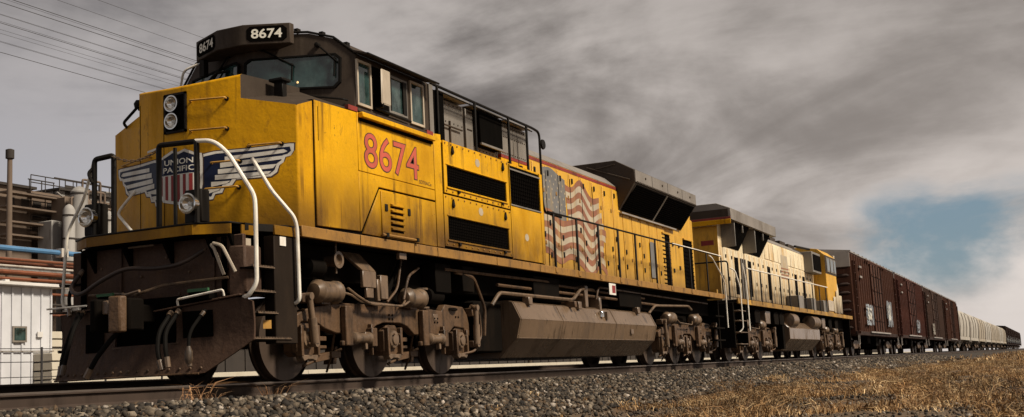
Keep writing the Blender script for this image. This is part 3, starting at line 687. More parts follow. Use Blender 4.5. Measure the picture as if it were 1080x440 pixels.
# number boards
nbp = [(2.18, -.22), (2.18, .22), (2.45, .82), (2.54, .82), (2.66, .4), (2.66, -.4), (2.54, -.82), (2.45, -.82)]
nbx = MB().pz([(x, y) for x, y in nbp], 4.59, 4.88).build('number_board', 'cab_grey', loco, .012, seg=2)
dxy = Vector((.27, -.60, 0)); dl = dxy.length; dxy.normalize(); nrm = Vector((-dxy.y, dxy.x, 0))
for s in (1, -1):
    def bp(u, v, off):
        p = Vector((2.18, -.22, 0))+dxy*u; m_ = Vector((-.9119, -.4104, 0)); p = p+m_*off
        return (p.x, s*p.y, v)
    u0_, u1_ = .055, dl-.045
    rr = [(u0_+.05, 4.63), (u1_-.05, 4.63), (u1_, 4.67), (u1_, 4.80), (u1_-.05, 4.845), (u0_+.05, 4.845), (u0_, 4.80), (u0_, 4.67)]
    MB().loft([bp(u, v, .001) for u, v in rr], [bp(u, v, .006) for u, v in rr]).build('number_plate', 'black', nbx)
    vs, tr, _ = fit_text('8674', .12, dl-.11, 4.672, 4.808, .02)
    if s < 0: vs = [(dl-u, v) for u, v in vs]
    MB().add([bp(u, v, .009) for u, v in vs], tr).build('board_number', 'glyph_white', nbx, smooth=False, recalc=False)
box('number_board_strut', 'black_paint', loco, 2.42, 2.52, .66, .74, 4.35, 4.60)
# side windows
YS = -1.52
def side_window(x0, x1, z0, z1, m='panel_grey', t=.035):
    fr_ = MB()
    for a, b, c, d in ((x0, x1, z1-t, z1), (x0, x1, z0, z0+t), (x0, x0+t, z0+t, z1-t), (x1-t, x1, z0+t, z1-t)): fr_.box(a, b, YS-.03, YS-.001, c, d)
    o = fr_.build('side_window', m, cab); MB().add([(x0+t, YS-.008, z0+t), (x1-t, YS-.008, z0+t), (x1-t, YS-.008, z1-t), (x0+t, YS-.008, z1-t)], [(0, 1, 2, 3)]).build('pane', 'glass', o, smooth=False)
    return o
side_window(2.97, 3.34, 3.72, 4.37, 'beige')
box('window_blind', 'black', cab, 3.36, 3.82, YS-.012, YS-.001, 3.72, 4.36)
side_window(3.80, 4.32, 3.77, 4.33, 'panel_grey'); side_window(4.42, 4.83, 3.72, 4.38, 'beige')
box('window_slider', 'black_paint', cab, 3.84, 3.87, YS-.034, YS-.012, 3.80, 4.30); box('window_slider', 'black_paint', cab, 4.20, 4.30, YS-.034, YS-.012, 3.80, 4.30)
MB().box(3.40, 3.64, YS-.16, YS-.13, 3.80, 4.31).build('wind_deflector', 'beige', cab, .02)
tube('mirror_arm', 'black_paint', cab, [(3.44, YS-.0, 3.76), (3.44, YS-.145, 3.76), (3.44, YS-.145, 3.83)], .014)
tube('window_sill_bar', 'black_paint', cab, [(3.40, YS-.05, 3.745), (4.36, YS-.05, 3.725)], .022)
MB().loft([(2.97, -1.50, 4.47), (2.97, -1.74, 4.40), (2.97, -1.735, 4.425), (2.97, -1.47, 4.51)], [(4.95, -1.50, 4.47), (4.95, -1.74, 4.40), (4.95, -1.735, 4.425), (4.95, -1.47, 4.51)]).build('window_awning', 'cab_grey', cab)
tube('awning_edge', 'black_paint', cab, [(2.95, -1.74, 4.41), (4.97, -1.74, 4.41)], .016)
box('cab_post', 'panel_grey', loco, 5.0, 5.12, -1.545, -1.505, 3.64, 4.45)
# --- compartment behind the cab: grey panels, grilles and an outer guard of tubes
UX0, UX1, UY = 5.13, 9.22, -1.24
MB().px([(-1.24, 3.60), (-1.24, 4.38), (-1.05, 4.56), (1.05, 4.56), (1.24, 4.38), (1.24, 3.60)], UX0, UX1).build('upper_compartment', 'cab_grey', loco, .01)
box('compartment_ledge', 'yellow_sunlit', loco, 5.32, 9.2, -1.53, -1.24, 3.588, 3.622)
box('recess_lining', 'black', loco, 5.14, 5.62, -1.46, -1.245, 3.63, 4.43)
def rivet_panel(x0, x1, z0, z1, m, y=-1.28):
    o = MB().box(x0, x1, y, -1.243, z0, z1).build('compartment_panel', m, loco, .006); rv = MB()
    for z in (z0+.04, (z0+z1)/2+.05, z1-.05):
        for i in range(7): rv.lathe([(.014, 0), (.012, -.01), (.004, -.013)], (x0+.05+(x1-x0-.1)*i/6, y, z), 'y', 6)
    rv.build('rivets', 'cab_grey', o)['kind'] = 'stuff'; return o
p1 = rivet_panel(5.66, 6.62, 3.63, 4.43, 'panel_grey'); rivet_panel(6.72, 6.98, 3.63, 4.43, 'panel_grey')
tube('panel_rail', 'cab_grey', p1, [(5.75, -1.32, 4.0), (6.5, -1.32, 4.0)], .015); box('panel_post', 'cab_grey', p1, 6.1, 6.13, -1.31, -1.28, 3.66, 4.1)
bg_ = MB().box(7.02, 7.90, -1.40, -1.245, 3.86, 4.43).build('blower_grille', 'black', loco, .01)
box('grille_lip', 'panel_grey', bg_, 7.0, 7.92, -1.43, -1.40, 3.84, 3.875)
rivet_panel(7.02, 7.9, 3.63, 3.83, 'panel_grey')
rivet_panel(8.02, 8.55, 3.85, 4.43, 'panel_grey', -1.30); rivet_panel(8.57, 9.18, 3.85, 4.43, 'panel_grey', -1.30)
box('red_line', 'red_stripe', loco, 8.0, 9.2, -1.312, -1.245, 3.79, 3.845); box('yellow_band', 'yellow_sunlit', loco, 8.0, 9.2, -1.306, -1.245, 3.625, 3.785)
for x in (8.25, 8.75): MB().box(x, x+.1, -1.34, -1.306, 3.68, 3.74).build('latch', 'black_paint', loco, .004)
YG = -1.49
gf = MB().tube([(5.16, YG, 4.50), (9.05, YG, 4.47), (9.34, YG, 4.44), (9.34, YG, 3.10), (9.42, YG, 2.92), (10.2, YG, 2.91)], .024, 8, .12)
for x in (5.36, 6.66, 7.97, 8.75): gf.tube([(x, YG, 4.49), (x, YG, 3.62)], .026, 6)
gf.tube([(5.4, YG, 4.43), (9.0, YG, 4.40)], .012, 6)
guard = gf.build('guard_frame', 'black_paint', loco)
box('guard_roof_strip', 'galv', loco, 5.5, 6.6, -1.42, -1.12, 4.47, 4.485); box('guard_roof_strip', 'galv', loco, 8.05, 9.1, -1.42, -1.12, 4.46, 4.475)
box('guard_roof_strip', 'panel_grey', loco, 6.75, 7.9, -1.42, -1.12, 4.465, 4.48)
MB().lathe([(.09, 0), (.10, .03), (.075, .05)], (9.42, YG-.05, 4.22), 'y', 14).build('round_mirror', 'black_paint', loco); tube('mirror_arm', 'black_paint', loco, [(9.34, YG, 4.2), (9.42, YG, 4.22)], .012)
# --- long hood with doors
HX0, HX1, HY = 9.22, 20.9, 1.0
MB().px([(-HY, 1.886), (-HY, 4.16), (HY, 4.16), (HY, 1.886)], HX0, HX1).build('hood', 'yellow_pale', loco, .006)
MB().px([(-1.005, 4.165), (-.74, 4.40), (.74, 4.40), (1.005, 4.165)], HX0, HX1).build('hood_roof', 'roof_grey', loco, .01)
box('red_line', 'red_stripe', loco, 9.3, 14.9, -1.006, -.999, 4.085, 4.15)
door0 = MB().py([(0, 2.02), (.60, 2.02), (.60, 4.05), (0, 4.05)], -1.001, -1.022).build('hood_door', 'yellow_pale', loco, .006)
lat0 = MB().box(.06, .12, -1.045, -1.023, 0, .11).build('latch', 'black_paint', door0, .004); lat0.location.z = 3.86
hin0 = MB().box(.46, .52, -1.038, -1.023, 0, .08).build('hinge', 'sill_paint', door0, .004); hin0.location.z = 3.5
dx = [9.35+.645*i for i in range(17)]
zl = [(3.86, 2.85, 2.2), (3.84, 2.6, 2.25)]
for i, x in enumerate(dx):
    if x > 17.9: break
    d = door0 if i == 0 else cp(door0, loco)
    d.location.x = x
    for k, z in enumerate(zl[i % 2]):
        l_ = lat0 if (i == 0 and k == 0) else cp(lat0, d)
        l_.location = (0.0 if k != 1 else .36*(i % 3 == 1), 0, z)
    for k, z in enumerate((3.5, 2.45)):
        h_ = hin0 if (i == 0 and k == 0) else cp(hin0, d)
        h_.location = (0, 0, z)
for a, b in ((18.1, 18.75), (20.0, 20.85)):
    box('dark_vent', 'black', loco, a, b, -1.02, -.999, 2.02, 3.36)
    vt = MB()
    for i in range(12): vt.box(a, b, -1.035, -1.021, 2.06+i*.108, 2.085+i*.108)
    tag(vt.build('vent_slats', 'black', loco), kind='stuff')
    box('vent_lip', 'yellow_pale', loco, a-.02, b+.02, -1.06, -1.0, 3.365, 3.40)
slab('hood_panel', [(18.8, 2.02), (19.95, 2.02), (19.95, 3.40), (18.8, 3.40)], 'yellow_pale', -1.001, -1.02)
for x, z in ((18.95, 3.1), (18.95, 2.4), (19.5, 3.1), (19.5, 2.5)): box('latch', 'black_paint', loco, x, x+.1, -1.04, -1.021, z, z+.1)
box('small_flag_decal', 'flag_blue', loco, 17.0, 17.3, -1.05, -1.046, 2.15, 3.05); box('small_flag_decal', 'flag_red', loco, 17.32, 17.42, -1.05, -1.046, 2.15, 3.05)
# flag painted along the hood
def flag_strip(name, m, x0, x1, zf0, zf1, lift=.028):
    mb = MB(); N = 26
    for i in range(N+1):
        x = x0+(x1-x0)*i/N; mb.v += [(x, -1.0-lift, zf0(x)), (x, -1.0-lift, zf1(x))]
    mb.f = [(2*i, 2*i+2, 2*i+3, 2*i+1) for i in range(N)]
    return mb.build(name, m, loco, smooth=False, recalc=False)
def wv(x, k):      # k: stripe edge number 0 (top) .. 13 (bottom)
    t = (x-10.45)/3.5
    return 3.92-.10*t-k*(.128+.012*t)+(.13*math.sin(t*13.5+k*.16)+.035*math.sin(t*24))*(.25+.75*min(1, max(t, 0)*2))-.04*t
for k in range(13):
    xa = 10.45 if k >= 6 else 11.62+.02*k
    xb = 13.95-.25*abs(math.sin(k*.5))
    if k < 3: xb -= .35-.1*k
    flag_strip('flag_stripe', 'flag_red' if k % 2 == 0 else 'flag_white', xa, xb, lambda x, k=k: wv(x, k+1), lambda x, k=k: wv(x, k))
flag_strip('flag_canton', 'flag_blue', 10.45, 11.62, lambda x: wv(x, 6), lambda x: wv(x, 0)+.08)
for i, x in enumerate(dx):
    if 10.5 < x-.0225 < 13.8: box('door_gap', 'seam', loco, x-.038, x-.012, -1.0305, -1.0285, 2.1, 3.95)
sm = MB()
for i in range(6):
    for j in range(5):
        x = 10.54+i*.19+(.09 if j % 2 else 0); z = wv(x, 1.0*j+.6)
        sm.add([(x+(.035 if a % 2 == 0 else .015)*math.sin(a*math.pi/5), -1.031, z+(.035 if a % 2 == 0 else .015)*math.cos(a*math.pi/5)) for a in range(10)], [tuple(range(10))])
tag(sm.build('flag_stars', 'flag_white', loco, smooth=False), kind='stuff')
# --- flared radiator
def rad_section(x): return [(x, -1.0, 4.80), (x, -1.48, 4.53), (x, -1.48, 4.235), (x, -1.01, 3.60), (x, 1.01, 3.60), (x, 1.48, 4.235), (x, 1.48, 4.53), (x, 1.0, 4.80)]
rd = MB().loft(rad_section(14.86), rad_section(19.9)).build('radiator_housing', 'cab_grey', loco, .012)
for a, b in ((14.98, 17.28), (17.40, 19.78)):
    gm = MB().add([(a, -1.462, 4.195), (b, -1.462, 4.195), (b, -1.04, 3.625), (a, -1.04, 3.625)], [(0, 1, 2, 3)]).build('radiator_grille', 'black', rd, smooth=False)
    gm.location = (0, -.012, -.008); sl_ = MB()
    for i in range(14):
        t = (i+.5)/14; y_ = -1.462+t*.422; z_ = 4.195-t*.57
        sl_.box(a, b, y_-.03, y_-.012, z_-.016, z_-.008)
    tag(sl_.build('radiator_slats', 'black', rd), kind='stuff')
MB().loft([(17.29, -1.485, 4.2), (17.39, -1.485, 4.2), (17.39, -1.055, 3.61), (17.29, -1.055, 3.61)], [(17.29, -1.455, 4.2), (17.39, -1.455, 4.2), (17.39, -1.02, 3.61), (17.29, -1.02, 3.61)]).build('grille_divider', 'panel_grey', rd)
box('radiator_side_plate', 'roof_grey', rd, 14.87, 19.89, -1.492, -1.482, 4.24, 4.525)
for x in (16.1, 17.35, 18.6): box('panel_joint', 'seam', rd, x, x+.02, -1.494, -1.4925, 4.25, 4.52)
for x in (15.6, 16.9, 18.2, 19.3): MB().lathe([(.03, 0), (.025, -.02), (.01, -.025)], (x, -1.49, 4.40), 'y', 8).build('lifting_bolt', 'cab_grey', rd)
rb = MB()
for i in range(46): rb.box(14.95+i*.108, 15.0+i*.108, -1.505, -1.483, 4.222, 4.262)
tag(rb.build('radiator_edge_teeth', 'cab_grey', rd), kind='stuff')
for x in (14.84,):
    tube('radiator_brace', 'cab_grey', rd, [(x, -.3, 4.70), (x, -1.36, 4.30)], .02); tube('radiator_brace', 'cab_grey', rd, [(x, -.4, 4.62), (x, -1.0, 4.70)], .015)
box('eave_strip', 'galv', loco, 14.9, 19.2, -1.10, -1.0, 3.54, 3.575)
# rear end of the hood
box('rear_platform_rail', 'yellow_pale', loco, 21.75, 21.9, -1.4, 1.4, 1.905, 2.05)
MB().px([(-.95, 1.9), (-.95, 4.0), (-.6, 4.3), (.6, 4.3), (.95, 4.0), (.95, 1.9)], 20.905, 21.25).build('hood_end', 'yellow_pale', loco, .01)
# --- walkway handrail
hr = tube('walkway_handrail', 'black_paint', loco, [(9.42, Y, 2.93), (21.9, Y, 2.99)], .02)
tube('handrail_highlight', 'white_rail', hr, [(17.2, Y-.003, 2.975), (21.9, Y-.003, 2.995)], .0195)
for x in (9.68, 10.84, 12.04, 13.25, 14.39, 15.84, 16.95, 18.70, 20.35, 21.9):
    p_ = MB().box(x-.03, x+.03, Y-.012, Y+.02, 1.80, 2.96).build('handrail_post', 'black_paint', loco, .005)
    MB().box(x-.06, x+.06, Y-.025, Y-.011, 1.79, 1.89).build('post_foot', 'sill_paint', p_, .004)
tube('rear_step_rail', 'white_rail', loco, [(20.55, -1.57, 2.92), (20.75, -1.60, 2.86), (21.6, -1.60, 2.45), (21.95, -1.60, 2.22), (21.95, -1.60, .95)], .02, 7, .1)
MB().box(21.0, 21.9, -1.52, -1.3, 1.25, 1.29).box(21.0, 21.9, -1.52, -1.3, .92, .96).box(21.0, 21.9, -1.52, -1.3, .58, .62).build('rear_steps', 'under', loco)
box('rear_pilot', 'under', loco, 21.92, 22.02, -1.35, 1.35, .35, 1.75, bevel=.01)
def coupler(x, d, par):
    c = MB().box(min(x, x+.75*d), max(x, x+.75*d), -.11, .11, .78, .98)
    c.pz([(x, -.2), (x-.10*d, -.16), (x-.14*d, .02), (x-.02*d, .02), (x-.02*d, .10), (x-.20*d, .17), (x-.16*d, .25), (x+.15*d, .22), (x+.2*d, -.2)], .72, 1.02)
    return c.build('coupler', 'truck', par, .02)
coupler(22.42, -1, loco)
# --- fuel tank
tk = MB().px([(-1.26, 1.235), (-1.36, 1.19), (-1.505, .89), (-1.42, .56), (-1.08, .235), (1.08, .235), (1.42, .56), (1.50, .89), (1.36, 1.19), (1.26, 1.235)], 8.05, 15.70).build('fuel_tank', 'tank', loco, 0, smooth=False)
for x in (10.65,): MB().box(x, x+.1, -1.50, -1.2, 1.18, 1.30).build('filler_pipe', 'truck', tk, .01)
MB().lathe([(.06, 0), (.06, .10), (.045, .12)], (12.2, -1.45, 1.03), 'z', 12).build('fuel_filler', 'chrome', tk)
TP = [(-1.26, 1.235), (-1.36, 1.19), (-1.505, .89), (-1.42, .56), (-1.08, .235)]
for x in (8.09, 10.0, 12.95, 15.62):
    MB().loft([(x, y-.008, z+.004) for y, z in TP]+[(x, y+.02, z) for y, z in TP[::-1]], [(x+.035, y-.008, z+.004) for y, z in TP]+[(x+.035, y+.02, z) for y, z in TP[::-1]]).build('weld_seam', 'tank', tk, smooth=False)
for z in (.895, .565): tube('edge_weld', 'tank', tk, [(8.06, -1.50 if z > .7 else -1.419, z), (15.69, -1.50 if z > .7 else -1.419, z)], .009, 5)
MB().box(13.9, 14.06, -1.492, -1.46, .70, .80).build('data_plate', 'truck_lit', tk)
for x in (8.6, 11.0, 14.6): MB().box(x, x+.16, -1.44, -1.30, 1.16, 1.31).build('tank_strap', 'truck_lit', tk, .01)
box('gauge', 'truck_lit', tk, 12.4, 12.5, -1.51, -1.40, .98, 1.14)
box('tank_end', 'under', loco, 7.0, 8.04, -1.15, 1.15, .33, 1.2, bevel=.03)
# --- pipes and boxes below the sill
pip = lambda pts, r=.022, m='truck', bend=.12: tube('air_pipe', m, loco, pts, r, 7, bend)
pip([(7.3, -1.33, 1.12), (7.55, -1.36, 1.34), (10.9, -1.36, 1.34), (11.35, -1.36, 1.58), (12.2, -1.30, 1.6)], .034, 'truck_lit')
pip([(5.6, -1.36, 1.62), (9.6, -1.36, 1.64), (10.2, -1.30, 1.60), (15.5, -1.30, 1.55)], .025)
pip([(7.6, -1.30, 1.48), (13.2, -1.30, 1.46), (16.8, -1.30, 1.42)], .03)
pip([(15.6, -1.36, 1.2), (16.1, -1.36, 1.40), (18.9, -1.36, 1.48), (19.4, -1.3, 1.4)], .03, 'truck_lit')
pip([(6.0, -1.33, 1.60), (6.6, -1.36, 1.55), (6.98, -1.36, 1.05), (6.95, -1.34, .6)], .028)
pip([(12.2, -1.36, 1.40), (12.3, -1.38, 1.66), (16.0, -1.34, 1.64), (21.0, -1.3, 1.62)], .022)
for x, z0_, z1_, w_, m in ((11.55, 1.22, 1.66, .16, 'truck_lit'), (12.35, 1.15, 1.45, .12, 'truck_lit'), (5.3, 1.25, 1.7, .5, 'under'), (6.2, 1.3, 1.72, .4, 'under'), (9.0, 1.3, 1.72, 1.2, 'under'), (13.6, 1.3, 1.72, 1.5, 'under')):
    box('hanger_bracket', m, loco, x, x+w_, -1.37, -1.12, z0_, z1_, bevel=.01)
box('warning_sticker', 'decal_white', loco, 12.45, 12.85, Y-.02, Y-.011, 1.50, 1.74); box('sticker_band', 'decal_red', loco, 12.62, 12.82, Y-.022, Y-.0205, 1.54, 1.70)
MB().box(4.02, 4.22, -1.5, -1.44, 1.66, 1.755).build('hanger_tag', 'truck_lit', loco, .005)
# horn-like white ring, brackets and hanging lines near the front truck
hrn = MB().lathe([(.07, .20), (.10, 0.02), (.115, 0), (.075, -.0), (.065, .05)], (2.62, -1.40, 1.56), 'y', 18).build('vent_pipe', 'truck_lit', loco); tube('pipe_hanger', 'truck_lit', hrn, [(2.62, -1.35, 1.78), (2.62, -1.35, 1.38)], .014)
MB().loft([(2.98, -1.20, 1.72), (3.42, -1.20, 1.72), (3.50, -1.42, 1.45), (3.16, -1.42, 1.45)], [(2.98, -1.14, 1.72), (3.42, -1.14, 1.72), (3.50, -1.36, 1.45), (3.16, -1.36, 1.45)]).box(3.16, 3.50, -1.42, -1.37, 1.22, 1.45).box(3.26, 3.44, -1.41, -1.37, 1.08, 1.22).build('equipment_bracket', 'truck_lit', loco, .008)
MB().box(3.68, 3.88, -1.38, -1.30, 1.08, 1.42).box(3.62, 3.70, -1.36, -1.30, 1.05, 1.36).build('valve_block', 'truck_lit', loco, .01)
pip([(4.4, -1.3, 1.72), (4.2, -1.34, 1.25), (3.9, -1.34, 1.05)], .018); pip([(4.9, -1.3, 1.6), (4.5, -1.35, 1.45), (4.35, -1.35, 1.1)], .02); pip([(4.6, -1.2, 1.75), (4.05, -1.2, 1.1)], .04, 'under')
pip([(2.9, -1.34, 1.2), (3.1, -1.36, 1.1), (3.45, -1.36, 1.0), (4.3, -1.36, 1.0), (4.5, -1.36, 1.08)], .018, 'truck_lit', .1)
for x, z, l_ in ((2.1, 1.45, .35), (5.2, 1.2, .45), (5.5, 1.4, .3)): MB().lathe([(.02, 0), (.12, .02), (.12, l_-.02), (.02, l_)], (x, -1.22, z), 'x', 14).build('reservoir', 'under', loco)

# ------------------------------------------------------------------ trucks (bogies), built about x = 0
WP = [(.10, -.03), (.16, .0), (.30, .035), (.40, .03), (.445, .0), (.46, -.022), (.525, -.025), (.533, -.012), (.533, .06), (.536, .085), (.562, .098), (.562, .128), (.45, .128), (.40, .07), (.2, .09), (.1, .12)]
def wheelset(par, x, r=1.0, m='wheel'):
    for s in (-1, 1):
        pr = [(a*r, b*-s) for a, b in WP]
        wl = MB().lathe(pr, (x, s*.80, .533*r), 'y', 40).build('wheel', m, par)
        MB().lathe([(.533*r-.075, -s*-.026), (.533*r-.003, -s*-.026), (.533*r-.003, s*.0275), (.533*r-.075, s*.0275)], (x, s*.80, .533*r), 'y', 40).build('wheel_rim', 'tyre', wl)
    MB().lathe([(.09, -.75), (.09, .75)], (x, 0, .533*r), 'y', 12).build('axle', 'under', par)
def loco_truck(par, xc, near_only=False):
    F = [(-2.42, .66), (-2.42, .80), (-2.15, .90), (-1.95, .94), (-1.5, 1.0), (-1.1, 1.015), (1.15, 1.0), (1.5, .98), (1.62, 1.09), (2.22, 1.07), (2.36, .95), (2.42, .80), (2.42, .60), (2.28, .60), (2.24, .72), (1.90, .745), (1.72, .64), (1.45, .60), (.62, .60), (.42, .72), (.22, .765), (-.24, .765), (-.44, .72), (-.66, .60), (-1.45, .60), (-1.72, .66), (-1.92, .745), (-2.24, .74), (-2.30, .66)]
    fr_ = None
    for s in ((-1,) if near_only else (-1, 1)):
        m = MB().py([(x, z) for x, z in F], s*1.07, s*1.20)
        # raised flange and pedestal plates
        for a in (-1.36, .74): m.box(a, a+.17, s*1.21, s*1.30, .43, .97)
        for a in (-1.36, .74): m.box(a-.05, a+.22, s*1.21, s*1.27, .43, .50)
        o = m.build('truck_frame', 'truck', par, .015, seg=2); o.location.x = xc
        if fr_ is None: fr_ = o
    t = fr_
    MB().box(-.5, .5, -1.05, 1.05, .75, 1.25).box(-2.3, 2.3, -.6, .6, .62, .8).build('bolster', 'under', t)
    for x in (-2.1, 0, 2.1):
        wheelset(t, x)
        for s in (-1,):
            ab = MB().py([(x-.20, .36), (x-.20, .66), (x-.12, .74), (x+.12, .74), (x+.20, .66), (x+.20, .36), (x+.12, .30), (x-.12, .30)], s*.95, s*1.17).build('axle_box', 'truck', t, .012)
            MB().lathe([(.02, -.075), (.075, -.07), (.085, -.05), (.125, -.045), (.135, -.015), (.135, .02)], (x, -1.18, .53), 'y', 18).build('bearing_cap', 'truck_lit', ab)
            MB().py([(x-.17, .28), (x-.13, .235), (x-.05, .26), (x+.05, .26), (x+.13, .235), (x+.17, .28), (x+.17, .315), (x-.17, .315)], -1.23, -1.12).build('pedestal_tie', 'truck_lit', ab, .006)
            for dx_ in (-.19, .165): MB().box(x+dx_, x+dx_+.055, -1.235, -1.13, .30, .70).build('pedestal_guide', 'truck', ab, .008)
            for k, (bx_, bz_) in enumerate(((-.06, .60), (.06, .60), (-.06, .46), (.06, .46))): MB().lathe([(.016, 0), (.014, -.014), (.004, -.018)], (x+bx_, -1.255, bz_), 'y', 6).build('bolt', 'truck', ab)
    # horizontal dampers and links beside the pedestals
    for x in (-1.18, .92):
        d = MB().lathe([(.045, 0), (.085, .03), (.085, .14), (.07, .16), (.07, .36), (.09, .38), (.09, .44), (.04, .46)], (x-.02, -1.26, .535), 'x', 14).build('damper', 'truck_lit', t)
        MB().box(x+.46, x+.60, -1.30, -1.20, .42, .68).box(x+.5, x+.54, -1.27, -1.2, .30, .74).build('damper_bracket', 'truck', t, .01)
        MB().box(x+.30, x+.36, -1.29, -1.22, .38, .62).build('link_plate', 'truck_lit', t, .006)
        MB().box(x-.75, x-.45, -1.16, -1.10, .50, .56).box(x-.75, x-.45, -1.16, -1.10, .40, .44).build('brake_hanger', 'truck', t, .005)
    # vertical dampers at both ends
    for x, lean in ((-2.19, .10), (2.50, -.02)):
        MB().tube([(x, -1.30, 1.04), (x+lean*.5, -1.30, .76)], .042, 10).tube([(x+lean*.5, -1.30, .78), (x+lean, -1.30, .46)], .058, 10).tube([(x, -1.34, 1.06), (x, -1.2, 1.06)], .05, 10).tube([(x+lean, -1.34, .46), (x+lean, -1.18, .46)], .05, 10).build('vertical_damper', 'truck_lit', t)
    for b6 in ((2.42, 2.56, .92, 1.06), (2.42, 2.54, .42, .52), (-2.3, -2.1, .98, 1.1)): box('damper_bracket', 'truck', t, b6[0], b6[1], -1.27, -1.1, b6[2], b6[3], bevel=.01)
    # brake cylinders on top of the frame
    for x, l_ in ((-2.02, .46), (.26, .42)):
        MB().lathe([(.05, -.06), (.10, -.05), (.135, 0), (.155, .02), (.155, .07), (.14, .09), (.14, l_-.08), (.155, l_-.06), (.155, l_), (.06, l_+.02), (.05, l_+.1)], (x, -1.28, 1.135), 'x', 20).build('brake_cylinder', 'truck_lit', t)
        MB().box(x+.1, x+.3, -1.3, -1.1, .97, 1.02).build('cylinder_foot', 'truck', t)
    tube('brake_pipe', 'truck_lit', t, [(-1.5, -1.30, 1.14), (-1.3, -1.34, 1.12), (-1.05, -1.34, 1.03), (.05, -1.34, 1.0), (.22, -1.30, 1.1)], .016, 6, .08)
    tube('brake_pipe', 'truck', t, [(2.36, -1.28, 1.1), (2.62, -1.30, 1.0), (2.66, -1.30, .6), (2.45, -1.28, .35), (2.1, -1.2, .3)], .02, 6, .1)
    # coil spring and rubber pads
    sp = [(.90+.085*math.cos(a), -1.17+.085*math.sin(a), 1.03+a*.009) for a in np.linspace(0, 28, 90)]
    tube('coil_spring', 'truck', t, sp, .016, 5)
    MB().lathe([(.12, 0), (.12, .03)], (.90, -1.17, 1.285), 'z', 14).build('spring_seat', 'truck_lit', t); MB().lathe([(.13, 0), (.13, .025)], (.90, -1.17, 1.0), 'z', 14).build('spring_seat', 'truck_lit', t)
    for x in (-1.45, -.6, 1.85): MB().lathe([(.15, 0), (.15, .03), (.11, .045)], (x, -1.13, 1.0), 'z', 12).build('rubber_pad', 'under', t)
    # brake rigging below the frame
    for x in (-1.45, .65):
        MB().loft([(x-.28, -1.05, .22), (x-.28, -1.05, .31), (x+.05, -1.05, .36), (x+.05, -1.05, .26)], [(x-.28, -.95, .22), (x-.28, -.95, .31), (x+.05, -.95, .36), (x+.05, -.95, .26)]).box(x+.10, x+.32, -1.05, -.95, .28, .37).tube([(x-.5, -1.0, .18), (x+.4, -1.0, .40)], .022, 6).build('brake_lever', 'truck', t, .006)
        MB().py([(x+.34, .2), (x+.40, .44), (x+.46, .44), (x+.42, .2)], -.9, -.74).build('brake_shoe', 'truck', t)
        tube('sand_pipe', 'truck', t, [(x+.1, -1.1, .62), (x+.15, -1.0, .3), (x+.3, -.82, .1)], .018, 6, .1)
    for z, x in ((.86, 1.25), (.80, 1.25), (.88, -.1), (.82, -.1), (.9, 1.95)):
        for k in range(2): MB().lathe([(.018, 0), (.016, -.012), (.004, -.016)], (x+k*.09, -1.201, z), 'y', 6).build('bolt', 'under', t)
    MB().box(1.22, 1.36, -1.206, -1.2, .83, .93).build('builder_plate', 'truck_lit', t, .004)
    return t
tr1 = loco_truck(loco, 4.26)
tr2 = cptree(tr1, loco, (14.92, 0, 0))

# ------------------------------------------------------------------ front end of the lead locomotive
plw = MB()
def pw(y, z, d=0):
    """point on the plow face: a shallow vee, leaning forward at the foot and hollow in the middle"""
    a = abs(y); t = (z-.12)/.85
    return (.30+.20*a/1.5+.10*math.sin(math.pi*min(1, max(0, t)))*.7+.08*t+d, y, z)
def plate(yz, name='plow', d=.03, m='plow', par=loco, ny=1):
    a = [pw(y, z) for y, z in yz]; b = [pw(y, z, d) for y, z in yz]
    return MB().loft(a, b).build(name, m, par, .006)
# grid-built moldboard in three fields so that it curves
def field(y0, y1, zlo, zhi, nm='plow', nY=8, nZ=7, par=loco):
    mb = MB()
    for off in (0, .03):
        for j in range(nY+1):
            y = y0+(y1-y0)*j/nY
            for k in range(nZ+1):
                z = zlo(y)+(zhi(y)-zlo(y))*k/nZ; mb.v.append(pw(y, z, off))
    n1_ = nZ+1; N = (nY+1)*n1_
    for o in (0, N): mb.f += [(o+j*n1_+k, o+(j+1)*n1_+k, o+(j+1)*n1_+k+1, o+j*n1_+k+1) for j in range(nY) for k in range(nZ)]
    for k in range(nZ): mb.f += [(k, k+1, N+k+1, N+k), (nY*n1_+k, nY*n1_+k+1, N+nY*n1_+k+1, N+nY*n1_+k)]
    for j in range(nY): mb.f += [(j*n1_, (j+1)*n1_, N+(j+1)*n1_, N+j*n1_), (j*n1_+nZ, (j+1)*n1_+nZ, N+(j+1)*n1_+nZ, N+j*n1_+nZ)]
    return mb.build(nm, 'plow', par)
zb = lambda y: .125 if y > -.96 else .125+(-.96-y)*.62
mold = field(.42, 1.44, zb, lambda y: .955)
field(-.52, .42, zb, lambda y: .50+.0*y, 'plow_centre', par=mold)
field(-1.545, -.52, zb, lambda y: .90+.10*(-y-.52)/1.0-.08*max(0, (-y-1.35)/.2)**2, 'plow_wing', 9, par=mold)
for i in range(17):
    y = 1.36-i*.142; p_ = pw(y, .19)
    MB().lathe([(.02, 0), (.017, -.014), (.005, -.018)], (p_[0]-.002, y, .19), 'x', 6).build('plow_bolt', 'truck', mold)
tube('cutting_edge', 'truck', mold, [pw(1.44, .13, -.004), pw(.72, .13, -.004), pw(0, .13, -.004), pw(-.9, .13, -.004)], .014, 6)
